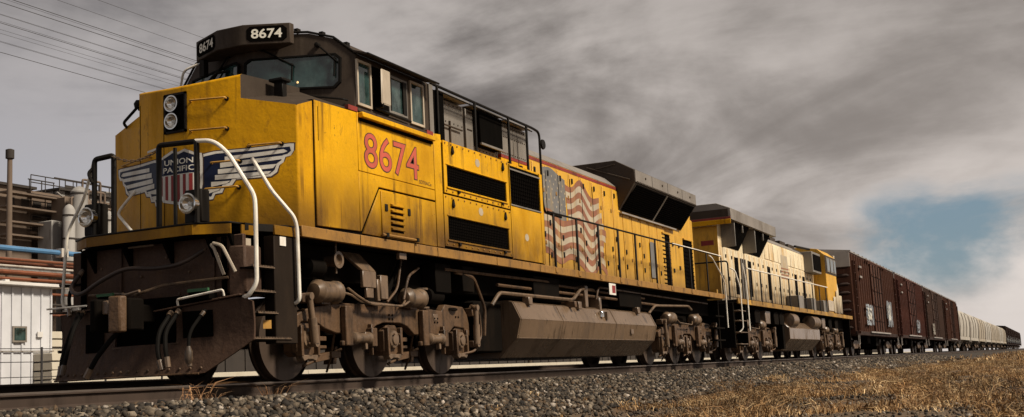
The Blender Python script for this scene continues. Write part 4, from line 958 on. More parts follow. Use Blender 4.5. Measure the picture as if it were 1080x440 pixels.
# top lips
def lip(y0, y1, z0, z1, w=.20):
    a0, a1 = pw(y0, z0), pw(y1, z1)
    return MB().loft([(a0[0]-.05, y0, z0), (a1[0]-.05, y1, z1), (a1[0]+w, y1, z1+.01), (a0[0]+w, y0, z0+.01)], [(a0[0]-.05, y0, z0+.02), (a1[0]-.05, y1, z1+.02), (a1[0]+w, y1, z1+.03), (a0[0]+w, y0, z0+.03)]).build('plow_lip', 'plow', mold, .005)
lip(.80, 1.60, .965, .975, .32); lip(-1.42, -.26, 1.0, .875, .16)
tube('lip_handle', 'white_rail', mold, [(.40, -.62, .93), (.38, -.62, 1.0), (.40, -1.28, 1.07), (.42, -1.28, 1.0)], .014, 6, .03)
tube('step_edge', 'white_rail', mold, [(.42, .84, 1.03), (.42, 1.5, 1.03)], .013, 6)
# stiffeners and steps cut into the plow
for y0_, y1_, z0_, z1_ in ((.62, .95, .45, .80), (-1.02, -.62, .55, .86)):
    MB().loft([pw(y0_, z0_, -.004), pw(y1_, z0_, -.004), pw(y1_, z1_, -.004), pw(y0_, z1_, -.004)], [pw(y0_, z0_, -.012), pw(y1_, z0_, -.012), pw(y1_, z1_, -.012), pw(y0_, z1_, -.012)]).build('step_pocket', 'black', mold)
MB().loft([pw(-.55, .505, -.02), pw(.44, .485, -.02), pw(.44, .475, -.02), pw(-.55, .495, -.02)], [pw(-.55, .505, .25), pw(.44, .485, .25), pw(.44, .475, .25), pw(-.55, .495, .25)]).build('pocket_sill', 'truck', mold)
# coupler pocket and coupler
MB().box(.55, .95, -.62, .5, .45, 1.06).build('coupler_pocket', 'black', loco, .01)
cpl = MB().box(.12, .9, -.13, .13, .76, .98)
cpl.pz([(.16, -.25), (.03, -.22), (-.03, -.06), (.06, -.03), (.06, .08), (-.12, .14), (-.12, .24), (.02, .30), (.24, .25), (.30, -.2)], .66, 1.04)
cp1 = cpl.build('coupler', 'under', loco, .025, seg=2)
MB().pz([(-.02, -.24), (-.10, -.2), (-.13, -.05), (-.05, -.02), (.03, -.12)], .64, 1.06).build('knuckle', 'truck', cp1, .02, seg=2)
MB().box(-.05, .02, .02, .12, .86, 1.02).build('lock_lifter', 'truck_lit', cp1, .01)
# pilot plate above
pl = MB().py([(.68, 1.0), (.68, 1.74), (.74, 1.74), (.74, 1.0)], -1.36, 1.34).build('pilot_plate', 'plow', loco, .01)
box('plate_rib', 'plow', pl, .655, .68, -.95, -.92, 1.02, 1.70); box('plate_rib', 'plow', pl, .655, .68, .5, .53, 1.02, 1.70)
MB().pz([(.60, -1.20), (.66, -1.40), (.95, -1.42), (.95, -1.16)], 1.0, 1.60).build('pilot_corner', 'plow', loco, .02)
for y, z in ((-.2, 1.55), (-.55, 1.35), (.2, 1.35), (-.8, 1.6), (.85, 1.5), (-1.1, 1.45), (-.4, 1.1)): MB().lathe([(.02, 0), (.018, -.012), (.005, -.016)], (.68, y, z), 'x', 6).build('bolt', 'truck', pl)
tube('uncoupling_lever', 'truck_lit', loco, [(.60, .98, 1.17), (.58, .55, 1.16), (.50, .12, 1.12), (.40, .05, 1.10), (.38, -.12, 1.13), (.5, -.3, 1.2), (.60, -1.2, 1.23)], .017, 6, .05)
tube('lift_rod', 'truck_lit', loco, [(.38, .22, 1.13), (.30, .1, 1.10), (.24, -.18, 1.13)], .018, 6, .05)
# hoses
def hose(pts, r=.032, m='rubber', glad=True):
    r *= .78; o = tube('air_hose', m, loco, pts, r, 9, .22)
    for k_ in (0, len(pts)//2):
        a_, b_ = Vector(pts[k_]), Vector(pts[k_+1]) if k_+1 < len(pts) else Vector(pts[k_-1]); d_ = (b_-a_).normalized(); c_ = a_+d_*.06
        if k_ == 0: MB().tube([c_-d_*.03, c_+d_*.03], r*1.3, 8).build('hose_clamp', 'truck_lit', o)
    if glad:
        p, q_ = Vector(pts[-1]), Vector(pts[-2]); d = (p-q_).normalized()
        MB().tube([p-d*.03, p+d*.09], r*1.35, 8).build('hose_coupling', 'truck_lit', o)
    return o
hose([(.60, 1.08, 1.5), (.40, 1.12, 1.25), (.32, .85, 1.14), (.34, .55, 1.30), (.36, .15, 1.44), (.45, -.2, 1.40), (.46, -.62, 1.42), (.60, -.84, 1.58)], .034, 'hose_brown', False)
hose([(.62, 1.18, 1.45), (.50, 1.22, 1.2), (.45, 1.15, 1.0)], .03)
hose([(.50, 1.02, 1.0), (.20, .86, .72), (.12, .92, .40), (.10, .92, .27)], .034); hose([(.50, .95, .98), (.16, .78, .75), (.08, .80, .45), (.06, .83, .28)], .03)
hose([(.30, -.16, .90), (.10, .08, .62), (.02, .28, .36), (.0, .36, .22)], .038); hose([(.44, -.50, .88), (.18, -.52, .62), (.12, -.56, .40), (.12, -.60, .27)], .036)
hose([(.44, -.62, .90), (.20, -.60, .62), (.14, -.66, .42), (.14, -.68, .30)], .034); hose([(.45, -.98, .86), (.24, -.92, .60), (.20, -.94, .38), (.20, -.95, .30)], .026)
MB().lathe([(.03, 0), (.05, .05), (.045, .14), (.02, .2)], (.19, -.955, .24), 'z', 10).build('glad_hand', 'truck_lit', loco)
for y0_, y1_, z in ((-1.06, -.76, 1.075), (.40, .66, 1.12)):
    box('hose_tag', 'green', loco, .40, .43, y0_, y1_, z, z+.035); box('hose_manifold', 'black', loco, .42, .56, y0_, y1_, z-.09, z)
# anti-climber with yellow face
ac = [(.40, -.82), (.40, .83), (.62, 1.24), (.95, 1.26), (.95, -1.26), (.62, -1.22)]
acm = MB().pz(ac, 1.872, 1.895).build('anti_climber', 'black_paint', loco, .006)
def strip(pts2, z0, z1, off, m, nm):
    mb = MB()
    for a, b in zip(pts2[:-1], pts2[1:]):
        n_ = Vector((b[1]-a[1], -(b[0]-a[0]), 0)).normalized(); n_ = n_ if n_.x < .3 else -n_
        mb.loft([(a[0], a[1], z0), (b[0], b[1], z0), (b[0], b[1], z1), (a[0], a[1], z1)], [(a[0]+.02, a[1], z0), (b[0]+.02, b[1], z0), (b[0]+.02, b[1], z1), (a[0]+.02, a[1], z1)])
    return mb.build(nm, m, acm)
strip([(.70, 1.22), (.625, 1.22), (.408, .83), (.408, -.812)], 1.752, 1.868, 0, 'yellow', 'yellow_face'); strip([(.41, -.826), (.625, -1.22)], 1.752, 1.868, 0, 'yellow', 'yellow_face')
MB().pz([(.45, -.80), (.45, .80), (.66, 1.18), (.95, 1.2), (.95, -1.2), (.66, -1.18)], 1.735, 1.751).build('anti_climber_base', 'black', acm)
for y in (-.95, -.3, .35, .95): MB().py([(.50, 1.73), (.68, 1.73), (.68, 1.45)], y-.02, y+.02).build('gusset', 'black', acm)
MB().loft([(.62, -1.22, 1.74), (.95, -1.26, 1.74), (.95, -1.26, 1.0), (.70, -1.24, 1.5)], [(.62, -1.18, 1.74), (.95, -1.22, 1.74), (.95, -1.22, 1.0), (.70, -1.2, 1.5)]).build('corner_gusset', 'black', acm)
tube('underside_rod', 'truck_lit', acm, [(.52, .25, 1.70), (.52, -.15, 1.70)], .012, 6)
box('front_deck', 'black_paint', loco, .80, 1.57, -1.30, 1.30, 1.80, 1.888)
MB().pz([(.92, -1.30), (1.35, -1.50), (1.56, -1.52), (1.56, -1.30)], 1.80, 1.888).build('deck_corner', 'black_paint', loco)
# yellow step-side band at deck level
MB().loft([(.75, -1.285, 1.745), (1.02, -1.32, 1.745), (1.02, -1.32, 1.862), (.75, -1.285, 1.862)], [(.75, -1.265, 1.745), (1.02, -1.30, 1.745), (1.02, -1.30, 1.862), (.75, -1.265, 1.862)]).build('deck_band', 'yellow', loco)
box('deck_band', 'yellow', loco, 1.06, 1.56, -1.535, -1.505, 1.745, 1.862, bevel=.004)
box('notice_plate', 'decal_white', loco, 1.16, 1.28, -1.532, -1.522, 1.62, 1.73); box('notice_plate', 'beige', loco, .78, .9, -1.30, -1.288, 1.60, 1.70)
# steps on both front corners
for s in (-1, 1):
    stp = MB().box(1.06, 1.50, s*1.36, s*1.52, .44, 1.74).build('step_side_plate', 'step_dark', loco, .01) if s < 0 else MB().box(1.3, 1.5, s*1.36, s*1.5, .44, 1.74).build('step_side_plate', 'step_dark', loco, .01)
    for z, x0_, x1_ in ((.50, .62, 1.36), (.80, .72, 1.10), (1.05, .66, 1.06), (1.34, .64, 1.05)):
        y_in = 1.12
        tr_ = MB().box(x0_, x1_, min(s*y_in, s*1.525), max(s*y_in, s*1.525), z-.02, z).build('step_tread', 'under', stp)
        e_ = MB().box(x0_, x1_, s*1.535, s*1.526, z-.008, z+.004)
        for i in range(int((x1_-x0_)/.03)): e_.box(x0_+i*.03, x0_+i*.03+.015, s*1.535, s*1.50, z+.003, z+.018)
        e_.build('tread_edge', 'truck_lit', tr_)
    MB().box(.60, 1.06, s*1.10, s*1.12, .44, 1.72).build('step_back', 'black', stp)
box('side_skirt', 'step_dark', loco, 1.50, 1.58, -1.53, -1.40, 1.05, 1.76, bevel=.008)
MB().box(1.50, 1.62, -1.4, -1.2, .45, 1.5).build('step_frame', 'under', loco)
MB().pz([(.95, -1.42), (1.03, -1.48), (1.05, -1.38)], .62, .72).build('chain_hook', 'brass', loco)
# tow eye grab on the corner post
tube('corner_grab', 'beige', loco, [(.58, -.98, 1.62), (.52, -1.02, 1.62), (.52, -1.06, 1.58), (.57, -1.16, 1.26)], .02, 7, .04); tube('corner_grab', 'beige', loco, [(.52, -1.05, 1.64), (.52, -1.18, 1.60), (.56, -1.34, 1.28)], .02, 7, .05)
# ditch lights
for y, d in ((-.80, 0), (.80, 0)):
    b_ = MB().box(.46, .62, y-.13, y+.13, 1.90, 2.30).build('ditch_light', 'black_paint', loco, .015)
    MB().lathe([(.115, 0), (.125, -.09), (.108, -.095), (.098, -.06), (.07, -.03), (.02, -.008)], (.455, y, 2.12), 'x', 24).build('reflector', 'chrome', b_)
    MB().lathe([(.022, -.012), (.028, -.05), (.016, -.065), (.003, -.07)], (.455, y, 2.12), 'x', 12).build('bulb', 'lens', b_)
# front handrails: dark gate frames, white outer rails
g1 = MB()
g1.tube([(.47, -.28, 1.89), (.47, -.28, 2.90), (.45, -.88, 2.87), (.45, -.88, 1.89)], .034, 8, .05)
g1.tube([(.62, -.40, 1.89), (.62, -.40, 2.88)], .024, 8)
g1.build('gate_frame', 'black_paint', loco)
MB().tube([(.50, .47, 1.89), (.50, .47, 2.88), (.45, .74, 2.85), (.45, .74, 1.89)], .034, 8, .05).tube([(.45, .74, 2.75), (.40, .80, 2.68), (.42, .74, 2.55)], .022, 7, .05).build('gate_frame', 'black_paint', loco)
tube('outer_handrail', 'white_rail', loco, [(.45, -.86, 2.875), (.46, -1.12, 2.85), (.52, -1.28, 2.70), (.60, -1.60, 2.16), (.60, -1.61, 1.98), (.60, -1.61, 1.12), (.58, -1.50, .99), (.60, -1.42, .98)], .026, 9, .12)
tube('outer_handrail', 'white_rail', loco, [nose_pt(1.02, 2.79, 0), (1.25, -1.36, 2.32), (1.40, -1.575, 1.99), (1.44, -1.585, 1.86), (1.46, -1.585, .95), (1.46, -1.45, .92)], .024, 9, .1)
tube('outer_handrail', 'white_rail', loco, [(.45, .76, 2.80), (.52, .98, 2.40), (.60, 1.30, 2.08), (.60, 1.36, 1.95), (.60, 1.44, 1.08), (.52, 1.25, 1.0), (.42, .95, 1.0)], .02, 9, .1)
tube('outer_handrail', 'white_rail', loco, [nose_pt(-1.0, 2.6, 0), (1.25, 1.15, 2.3), (1.0, .62, 1.95), (.95, .62, 1.89)], .02, 8, .1)
ch = [(.48, .47-.75*t, 2.86-.10*math.sin(math.pi*t)) for t in np.linspace(0, 1, 14)]
cm = MB()
for i in range(len(ch)-1):
    a, b = Vector(ch[i]), Vector(ch[i+1]); o_ = Vector((0, 0, .012)) if i % 2 else Vector((.012, 0, 0))
    cm.tube([a-o_, b-o_], .007, 5); cm.tube([a+o_, b+o_], .007, 5)
cm.build('safety_chain', 'truck_lit', loco)
tube('nose_side_grab', 'black_paint', loco, [at(147, 116, 'x', 1.42), at(146, 112, 'x', 1.36), at(130, 130, 'x', 1.36), at(135, 136, 'x', 1.5)], .02, 7, .05)
MB().lathe([(.05, 0), (.06, .05), (.03, .1)], (1.38, .90, 3.72), 'z', 10).build('marker_lamp', 'black_paint', loco)

# ------------------------------------------------------------------ trailing locomotive (runs hood first)
u2 = empty('locomotive', (22.75, 0, 0), 'second yellow diesel locomotive with grey radiator wings coupled behind the lead engine', 'locomotive', 'yellow diesel locomotives at the head of the train')
B = lambda nm, m, *a, bevel=.008, par=u2: MB().box(*a).build(nm, m, par, bevel)
B('underframe', 'under', .9, 22.5, -1.1, 1.1, 1.2, 1.74); B('deck', 'black_paint', .8, 22.6, -1.52, 1.52, 1.75, 1.83)
for s in (-1, 1): B('side_sill', 'yellow_pale', .8, 22.6, s*1.5, s*1.56, 1.70, 1.86)
B('front_pilot', 'under', .72, .82, -1.4, 1.4, .4, 1.74); B('rear_pilot', 'under', 22.6, 22.7, -1.4, 1.4, .4, 1.74)
coupler(.22, 1, u2); coupler(22.9, -1, u2)
B('hood', 'yellow_cream', 1.15, 16.6, -.98, .98, 1.84, 4.22)
MB().px([(-.985, 4.225), (-.72, 4.45), (.72, 4.45), (.985, 4.225)], 7.3, 16.6).build('hood_roof', 'roof_grey', u2)
MB().loft([(.95, -1.48, 4.27), (.95, -1.48, 4.62), (.95, -1.05, 4.80), (.95, 1.05, 4.80), (.95, 1.48, 4.62), (.95, 1.48, 4.27)], [(7.25, -1.48, 4.27), (7.25, -1.48, 4.62), (7.25, -1.05, 4.80), (7.25, 1.05, 4.80), (7.25, 1.48, 4.62), (7.25, 1.48, 4.27)]).build('radiator_housing', 'roof_grey', u2, .01)
B('end_red_line', 'red_stripe', .944, .949, -1.47, 1.47, 4.29, 4.36); B('end_yellow_band', 'yellow', .936, .949, -1.47, 1.47, 4.14, 4.285)
box('end_grey_plate', 'cab_grey', u2, .942, .949, -1.40, 1.40, 4.37, 4.60)
for a, b in ((1.6, 3.6), (4.3, 6.6)):
    MB().loft([(a, -1.40, 4.26), (b, -1.40, 4.26), (b, -1.0, 3.55), (a, -1.0, 3.55)], [(a, -1.2, 4.26), (b, -1.2, 4.26), (b, -.97, 3.55), (a, -.97, 3.55)]).build('radiator_grille', 'black', u2)
    B('grille_frame', 'panel_grey', a-.05, a, -1.42, -.98, 3.5, 4.26); B('grille_frame', 'panel_grey', (a+b)/2-.03, (a+b)/2+.03, -1.43, -1.38, 4.0, 4.26)
B('hood_end', 'yellow_pale', 1.128, 1.148, -.98, .98, 1.86, 4.13)
B('end_marking', 'decal_red', 1.12, 1.127, -.85, -.45, 3.55, 3.70)
d0 = MB().box(0, .66, -1.0, -.981, 2.0, 3.5).build('hood_door', 'yellow_cream', u2, .006)
l0 = MB().box(.08, .16, -1.02, -1.001, 2.5, 2.62).build('latch', 'black_paint', d0)
h0 = MB().box(.5, .58, -1.02, -1.001, 3.2, 3.3).build('hinge', 'black_paint', d0)
for i in range(20):
    d = d0 if i == 0 else cptree(d0, u2)
    d.location.x = 1.3+i*.73
for i in range(12): B('hood_panel', 'yellow_cream', 7.4+i*.75, 8.08+i*.75, -1.0, -.981, 3.56, 4.15)
MB().add([(9.9, -1.004, 3.0), (11.4, -1.004, 3.0), (11.2, -1.004, 3.9), (10.1, -1.004, 3.9)], [(0, 1, 2, 3)]).build('faded_flag', 'flag_white', u2, smooth=False)
for i in range(4): MB().add([(9.95, -1.007, 3.0+i*.12), (11.35, -1.007, 3.02+i*.12), (11.35, -1.007, 3.07+i*.12), (9.95, -1.007, 3.05+i*.12)], [(0, 1, 2, 3)]).build('flag_stripe', 'flag_red', u2, smooth=False)
for a, b in ((8.2, 9.2), (9.9, 10.8), (11.6, 12.6), (13.2, 14.4)): B('roof_hatch', 'cab_grey', a, b, -.7, .7, 4.452, 4.60)
B('blower_box', 'panel_grey', 14.6, 16.5, -1.35, 1.35, 3.5, 4.35); B('blower_grille', 'black', 14.75, 16.4, -1.38, -1.352, 3.6, 4.25)
tube('roof_pipe', 'black_paint', u2, [(13.5, -.9, 4.5), (16.6, -.9, 4.62)], .05)
# its cab and nose at the far end
MB().px([(-1.5, 1.84), (-1.5, 4.35), (-1.2, 4.62), (-.5, 4.74), (.5, 4.74), (1.2, 4.62), (1.5, 4.35), (1.5, 1.84)], 16.7, 19.3).build('cab', 'yellow_pale', u2, .01)
B('cab_upper', 'cab_grey', 16.69, 19.35, -1.512, -1.501, 3.55, 4.34)
for a, b in ((16.9, 17.6), (17.8, 18.5), (18.65, 19.15)):
    f_ = B('side_window', 'panel_grey', a, b, -1.54, -1.513, 3.62, 4.25); box('pane', 'glass', f_, a+.06, b-.06, -1.546, -1.541, 3.68, 4.19)
MB().py([(19.31, 1.84), (19.31, 3.95), (20.2, 3.55), (20.9, 3.35), (21.15, 3.1), (21.25, 1.84)], -1.25, 1.25).build('nose', 'yellow_cream', u2, .02)
B('cab_post', 'beige', 19.36, 19.6, -1.45, -1.3, 3.3, 4.5); B('equipment_box', 'beige', 16.6, 19.9, -1.53, -1.512, 1.95, 2.4)
B('fuel_tank_end', 'under', 8.0, 8.3, -1.3, 1.3, .35, 1.4)
MB().px([(-1.2, 1.35), (-1.48, 1.1), (-1.48, .7), (-1.1, .3), (1.1, .3), (1.48, .7), (1.48, 1.1), (1.2, 1.35)], 8.32, 14.2).build('fuel_tank', 'tank', u2, .012)
for a, b in ((8.6, 9.6), (12.6, 14.0)): MB().lathe([(.05, 0), (.26, .03), (.26, b-a-.03), (.05, b-a)], (a, -1.36, 1.38), 'x', 16).build('air_reservoir', 'truck_lit', u2)
for s, xs_ in ((1, (.95, 1.05, 2.5, 4.0, 5.5, 7.0, 8.5, 10., 11.5, 13., 14.5, 16.)),):
    hr2 = tube('walkway_handrail', 'white_rail', u2, [(2.2, Y, 2.84), (16.4, Y, 2.92)], .022)
    for x in xs_[2:]: B('handrail_post', 'black_paint', x-.045, x+.045, Y-.012, Y+.02, 1.75, 2.88, bevel=.004)
for x in (1.5, 1.75, 2.0): B('handrail_post', 'panel_grey', x-.03, x+.03, Y-.03, Y+.02, 1.86, 3.1, bevel=.004)
tube('step_rail', 'white_rail', u2, [(.83, -1.36, 2.78), (.86, -1.50, 2.7), (.95, -1.60, 2.2), (.97, -1.60, 1.75), (.97, -1.60, .95), (.9, -1.5, .85)], .02, 8, .1)
tube('step_rail', 'white_rail', u2, [(1.6, -1.56, 2.95), (1.75, -1.59, 2.5), (1.85, -1.59, 1.9), (1.85, -1.59, .9)], .022, 8, .2)
tube('end_rail', 'black_paint', u2, [(.85, -1.3, 1.84), (.85, -1.3, 3.0), (.85, 1.3, 3.0), (.85, 1.3, 1.84)], .025, 7, .1)
for z in (.5, .85, 1.2, 1.5): B('step_tread', 'truck_lit', .85, 1.7, -1.55, -1.2, z-.02, z+.01)
B('step_side_plate', 'black', 1.72, 1.8, -1.54, -1.2, .45, 1.7)
for x in (3.5, 5.0, 6.3, 7.2, 15.4, 17, 18.6): B('hanger_box', 'truck_lit' if x in (5.0, 15.4) else 'under', x, x+.7, -1.4, -1.15, 1.18, 1.62, bevel=.02)
for x in (2.9, 4.7, 7.6, 12.4, 14.0): B('dark_vent', 'black', x, x+.5, -1.006, -.99, 2.1, 3.3)
for x in (10.4, 12.9, 15.6): B('walkway_box', 'panel_grey', x, x+.9, -1.5, -1.03, 1.86, 2.35)
for x, h in ((17.9, 2.6), (18.6, 2.9), (19.4, 2.7)): B('equipment_panel', 'yellow_cream', x, x+.6, -1.55, -1.532, 1.9, h)
t3 = cptree(tr1, u2, (-.10, 0, 0)); t4 = cptree(tr1, u2, (14.1, 0, 0))

# ------------------------------------------------------------------ freight cars
def car_truck(par, xc):
    o = MB().py([(-.95, .50), (-.95, .62), (-.35, .78), (.35, .78), (.95, .62), (.95, .50), (.45, .36), (-.45, .36)], -1.15, -1.03).build('truck_frame', 'truck', par, .01)
    o.location.x = xc
    MB().box(-.2, .2, -1.0, 1.0, .55, .8).build('bolster', 'under', o)
    for x in (-.88, .88):
        wheelset(o, x, .86); MB().lathe([(.13, 0), (.12, -.04), (.03, -.05)], (x, -1.16, .46), 'y', 12).build('bearing_cap', 'truck_lit', o)
    return o
def boxcar_proto(x0, label, bodym='boxcar'):
    Lc = 16.6; c = empty('boxcar', (x0, 0, 0), label, 'boxcar', 'brown boxcars behind the locomotives')
    MB().box(0, Lc, -1.5, 1.5, 1.05, 5.0).build('body', bodym, c)
    rf = MB().px([(-1.54, 5.0), (-1.54, 5.06), (0, 5.22), (1.54, 5.06), (1.54, 5.0)], -.05, Lc+.05).build('roof', 'galv', c)
    rr = MB().px([(-1.56, 5.04), (-1.56, 5.09), (0, 5.26), (1.56, 5.09), (1.56, 5.04), (0, 5.21)], 0, .12).build('roof_rib', 'galv', rf)
    for i in range(1, 13): cp(rr, rf, (i*Lc/12.1, 0, 0))
    rib = MB().loft([(0, -1.501, 1.2), (.14, -1.501, 1.2), (.11, -1.58, 1.2), (.03, -1.58, 1.2)], [(0, -1.501, 4.92), (.14, -1.501, 4.92), (.11, -1.58, 4.92), (.03, -1.58, 4.92)]).build('side_post', bodym, c)
    k = 0
    for i in range(22):
        x = .12+i*.775
        if 6.3 < x < 10.1: continue
        o = rib if k == 0 else cp(rib, c)
        o.location.x = x; k += 1
    d = None
    for j, xd in enumerate((6.42, 8.32)):
        dd = MB().box(0, 1.85, -1.60, -1.505, 1.22, 4.85).build('door', 'boxcar_dark' if j else bodym, c, .01) if j == 0 else None
        if j == 0: d = dd; d.location.x = xd
        else: dd = cp(d, c); dd.location.x = xd
        if j == 0:
            for z in (1.8, 2.6, 3.4, 4.2): MB().box(.06, 1.79, -1.64, -1.601, z, z+.1).build('door_rib', bodym, d)
            for x in (.35, 1.35): MB().tube([(x, -1.66, 1.25), (x, -1.66, 4.8)], .03, 6).build('lock_bar', 'boxcar_dark', d)
        else:
            for ch_ in d.children: cp(ch_, dd)
    for z, xa, xb in ((4.88, 4.3, 12.2), (1.14, 4.3, 12.2)): MB().box(xa, xb, -1.66, -1.61, z, z+.07).build('door_track', 'galv' if z < 2 else bodym, c)
    MB().box(0, Lc, -1.58, -1.502, 1.0, 1.18).build('side_sill', 'boxcar_dark', c)
    for xl in (.16, 16.02):
        ld = MB()
        for i in range(9): ld.tube([(xl, -1.64, 1.2+i*.4), (xl+.42, -1.64, 1.2+i*.4)], .016, 5)
        ld.box(xl-.02, xl+.01, -1.655, -1.58, 1.05, 4.6).box(xl+.41, xl+.44, -1.655, -1.58, 1.05, 4.6); ld.build('ladder', bodym, c)
    for zz2 in (3.85, 4.35): MB().box(1.9, 2.6, -1.66, -1.59, zz2, zz2+.1).build('placard', 'galv', c)
    for z in np.arange(1.35, 4.8, .42): MB().lathe([(.0, -1.42), (.09, -1.3), (.09, 1.3), (.0, 1.42)], (-.0, 0, z), 'y', 8).build('end_corrugation', 'boxcar_dark', c)
    MB().px([(-1.5, 4.3), (-1.5, 4.98), (0, 5.14), (1.5, 4.98), (1.5, 4.3)], -.10, -.005).build('end_cap', 'galv', c)
    MB().box(.5, 16.1, -.35, .35, .72, 1.04).box(-.75, .5, -.12, .12, .76, .98).box(16.1, 17.2, -.12, .12, .76, .98).build('centre_sill', 'under', c)
    MB().box(6.5, 7.6, -1.1, -.6, .62, 1.0).build('brake_cylinder', 'under', c); MB().box(9, 10, -1.2, -.5, .5, 1.0).build('brake_reservoir', 'under', c)
    for s in (.3, 16.0): MB().tube([(s, -1.55, 1.05), (s, -1.55, .55), (s+.4, -1.55, .55), (s+.4, -1.55, 1.05)], .02, 6, .04).build('stirrup_step', 'galv', c)
    a = car_truck(c, 2.1); cptree(a, c, (12.4, 0, 0))
    return c
ords = ['first brown boxcar, directly behind the second locomotive, with pale blue graffiti', 'second brown boxcar from the locomotives', 'third brown boxcar from the locomotives', 'fourth brown boxcar, just ahead of the cream covered hoppers']
bx = boxcar_proto(46.45, ords[0])
cars = [bx]
for i in range(1, 4):
    c_ = cptree(bx, None, (17.62*i, 0, 0)); c_['label'] = ords[i]; cars.append(c_)
def recolour(c_, a, b):
    for o in c_.children:
        if o.material_slots and o.material_slots[0].material == MATS[a]:
            o.material_slots[0].link = 'OBJECT'; o.material_slots[0].material = MATS[b]
        for g_ in o.children:
            if g_.material_slots and g_.material_slots[0].material == MATS[a]: g_.material_slots[0].link = 'OBJECT'; g_.material_slots[0].material = MATS[b]
recolour(cars[1], 'boxcar', 'boxcar_red'); recolour(cars[2], 'boxcar', 'boxcar_faded')
# graffiti on the first two
def graf(par, x0, x1, z0, z1, m, seed):
    """sprayed letters: a few looping flat strokes"""
    rr_ = random.Random(seed); mb = MB(); n = max(3, int((x1-x0)/.5))
    for i in range(n):
        cx_ = x0+(i+.5)*(x1-x0)/n; ph = rr_.uniform(0, 6); k1, k2 = rr_.choice((1, 2, 3)), rr_.choice((1, 2)); w_ = .05
        P = [(cx_+(x1-x0)/n*.55*math.sin(k1*t+ph), (z0+z1)/2+(z1-z0)/2*.9*math.cos(k2*t+ph*.5)) for t in np.linspace(0, 5.4, 22)]
        for (xa, za), (xb, zb_) in zip(P[:-1], P[1:]):
            d = Vector((xb-xa, zb_-za)).normalized(); nx_, nz_ = -d.y*w_, d.x*w_
            mb.add([(xa-nx_, -1.668-.0004*i, za-nz_), (xb-nx_, -1.668-.0004*i, zb_-nz_), (xb+nx_, -1.668-.0004*i, zb_+nz_), (xa+nx_, -1.668-.0004*i, za+nz_)], [(0, 1, 2, 3)])
    mb.build('graffiti', m, par, smooth=False, recalc=False)
graf(cars[0], 11.2, 13.4, 1.5, 3.1, 'graffiti', 2); graf(cars[0], 3.0, 5.4, 1.5, 2.6, 'graffiti', 5); graf(cars[0], 3.4, 4.8, 1.8, 2.4, 'glyph_white', 6); graf(cars[0], 11.6, 12.9, 1.9, 2.9, 'glyph_white', 7); graf(cars[1], 9.0, 11.5, 1.4, 2.3, 'graffiti', 9); graf(cars[2], 4, 5.5, 1.4, 2.3, 'hopper', 12)

def hopper_proto(x0, label, m):
    Lh = 17.0; c = empty('covered_hopper', (x0, 0, 0), label, 'hopper car', 'pale covered hoppers behind the boxcars')
    S_ = [(-1.50, 1.6), (-1.60, 2.6), (-1.60, 3.4), (-1.45, 4.1), (-1.0, 4.55), (-.5, 4.68), (.5, 4.68), (1.0, 4.55), (1.45, 4.1), (1.60, 3.4), (1.60, 2.6), (1.50, 1.6)]
    MB().loft([(1.2, y, z) for y, z in S_], [(15.8, y, z) for y, z in S_]).build('body', m, c)
    E_ = lambda x, k: [(x, y*k, 2.9+(z-2.9)*k) for y, z in S_]
    MB().loft(E_(.9, .93), E_(1.19, .985)).build('body_end', 'hopper_grey', c); MB().loft(E_(15.81, .985), E_(16.1, .93)).build('body_end', 'hopper_grey', c)
    for x in (.15, 15.8): MB().box(x, x+1.05, -1.5, 1.5, 1.05, 1.22).build('end_platform', 'hopper_grey', c)
    for x in (.2, 16.7): MB().box(x, x+.1, -1.45, -1.35, 1.22, 3.6).box(x, x+.1, 1.35, 1.45, 1.22, 3.6).build('end_post', 'hopper_grey', c)
    MB().box(.2, 16.8, -1.52, -1.40, 1.22, 1.58).box(.2, 16.8, 1.40, 1.52, 1.22, 1.58).build('side_sill', m, c)
    for x in (5.4, 10.4): MB().px([(-1.55, 1.6), (-1.66, 2.6), (-1.66, 3.4), (-1.50, 4.15), (-1.3, 4.1), (-1.4, 1.6)], x, x+.25).build('side_rib', 'hopper_grey', c)
    for x in (3.4, 8.0, 12.6):
        MB().loft([(x-1.6, -1.2, 1.58), (x+1.6, -1.2, 1.58), (x+1.6, 1.2, 1.58), (x-1.6, 1.2, 1.58)], [(x-.4, -.5, .5), (x+.4, -.5, .5), (x+.4, .5, .5), (x-.4, .5, .5)]).build('discharge_chute', 'hopper_grey', c)
    MB().box(2, 15, -.35, .35, 4.70, 4.82).build('roof_walk', 'hopper_grey', c)
    MB().box(.1, 16.9, -.3, .3, .75, 1.04).box(-.6, .1, -.12, .12, .78, .98).box(16.9, 17.6, -.12, .12, .78, .98).build('centre_sill', 'under', c)
    a = car_truck(c, 1.9); cptree(a, c, (13.2, 0, 0))
    return c
hl_ = ['cream covered hopper with bulging sides, first behind the boxcars', 'second cream covered hopper behind the boxcars', 'third cream covered hopper behind the boxcars', 'fourth cream covered hopper behind the boxcars', 'fifth pale covered hopper behind the boxcars', 'sixth pale covered hopper behind the boxcars', 'seventh pale covered hopper behind the boxcars', 'last pale covered hopper, ahead of the far dark boxcars']
h0_ = hopper_proto(117.4, hl_[0], 'hopper')
for i in range(1, 8):
    c_ = cptree(h0_, None, (17.9*i, 0, 0)); c_['label'] = hl_[i]
    if i in (2, 4, 5, 7): recolour(c_, 'hopper', 'hopper_tan')
for i in range(8):
    c_ = cptree(bx, None, (261-46.45+17.62*i, 0, 0)); c_['label'] = 'tiny dark boxcar in the far row beyond the covered hoppers'; c_['group'] = 'far boxcars at the tail of the train'; recolour(c_, 'boxcar', 'boxcar_dark'); recolour(c_, 'galv', 'boxcar_dark')

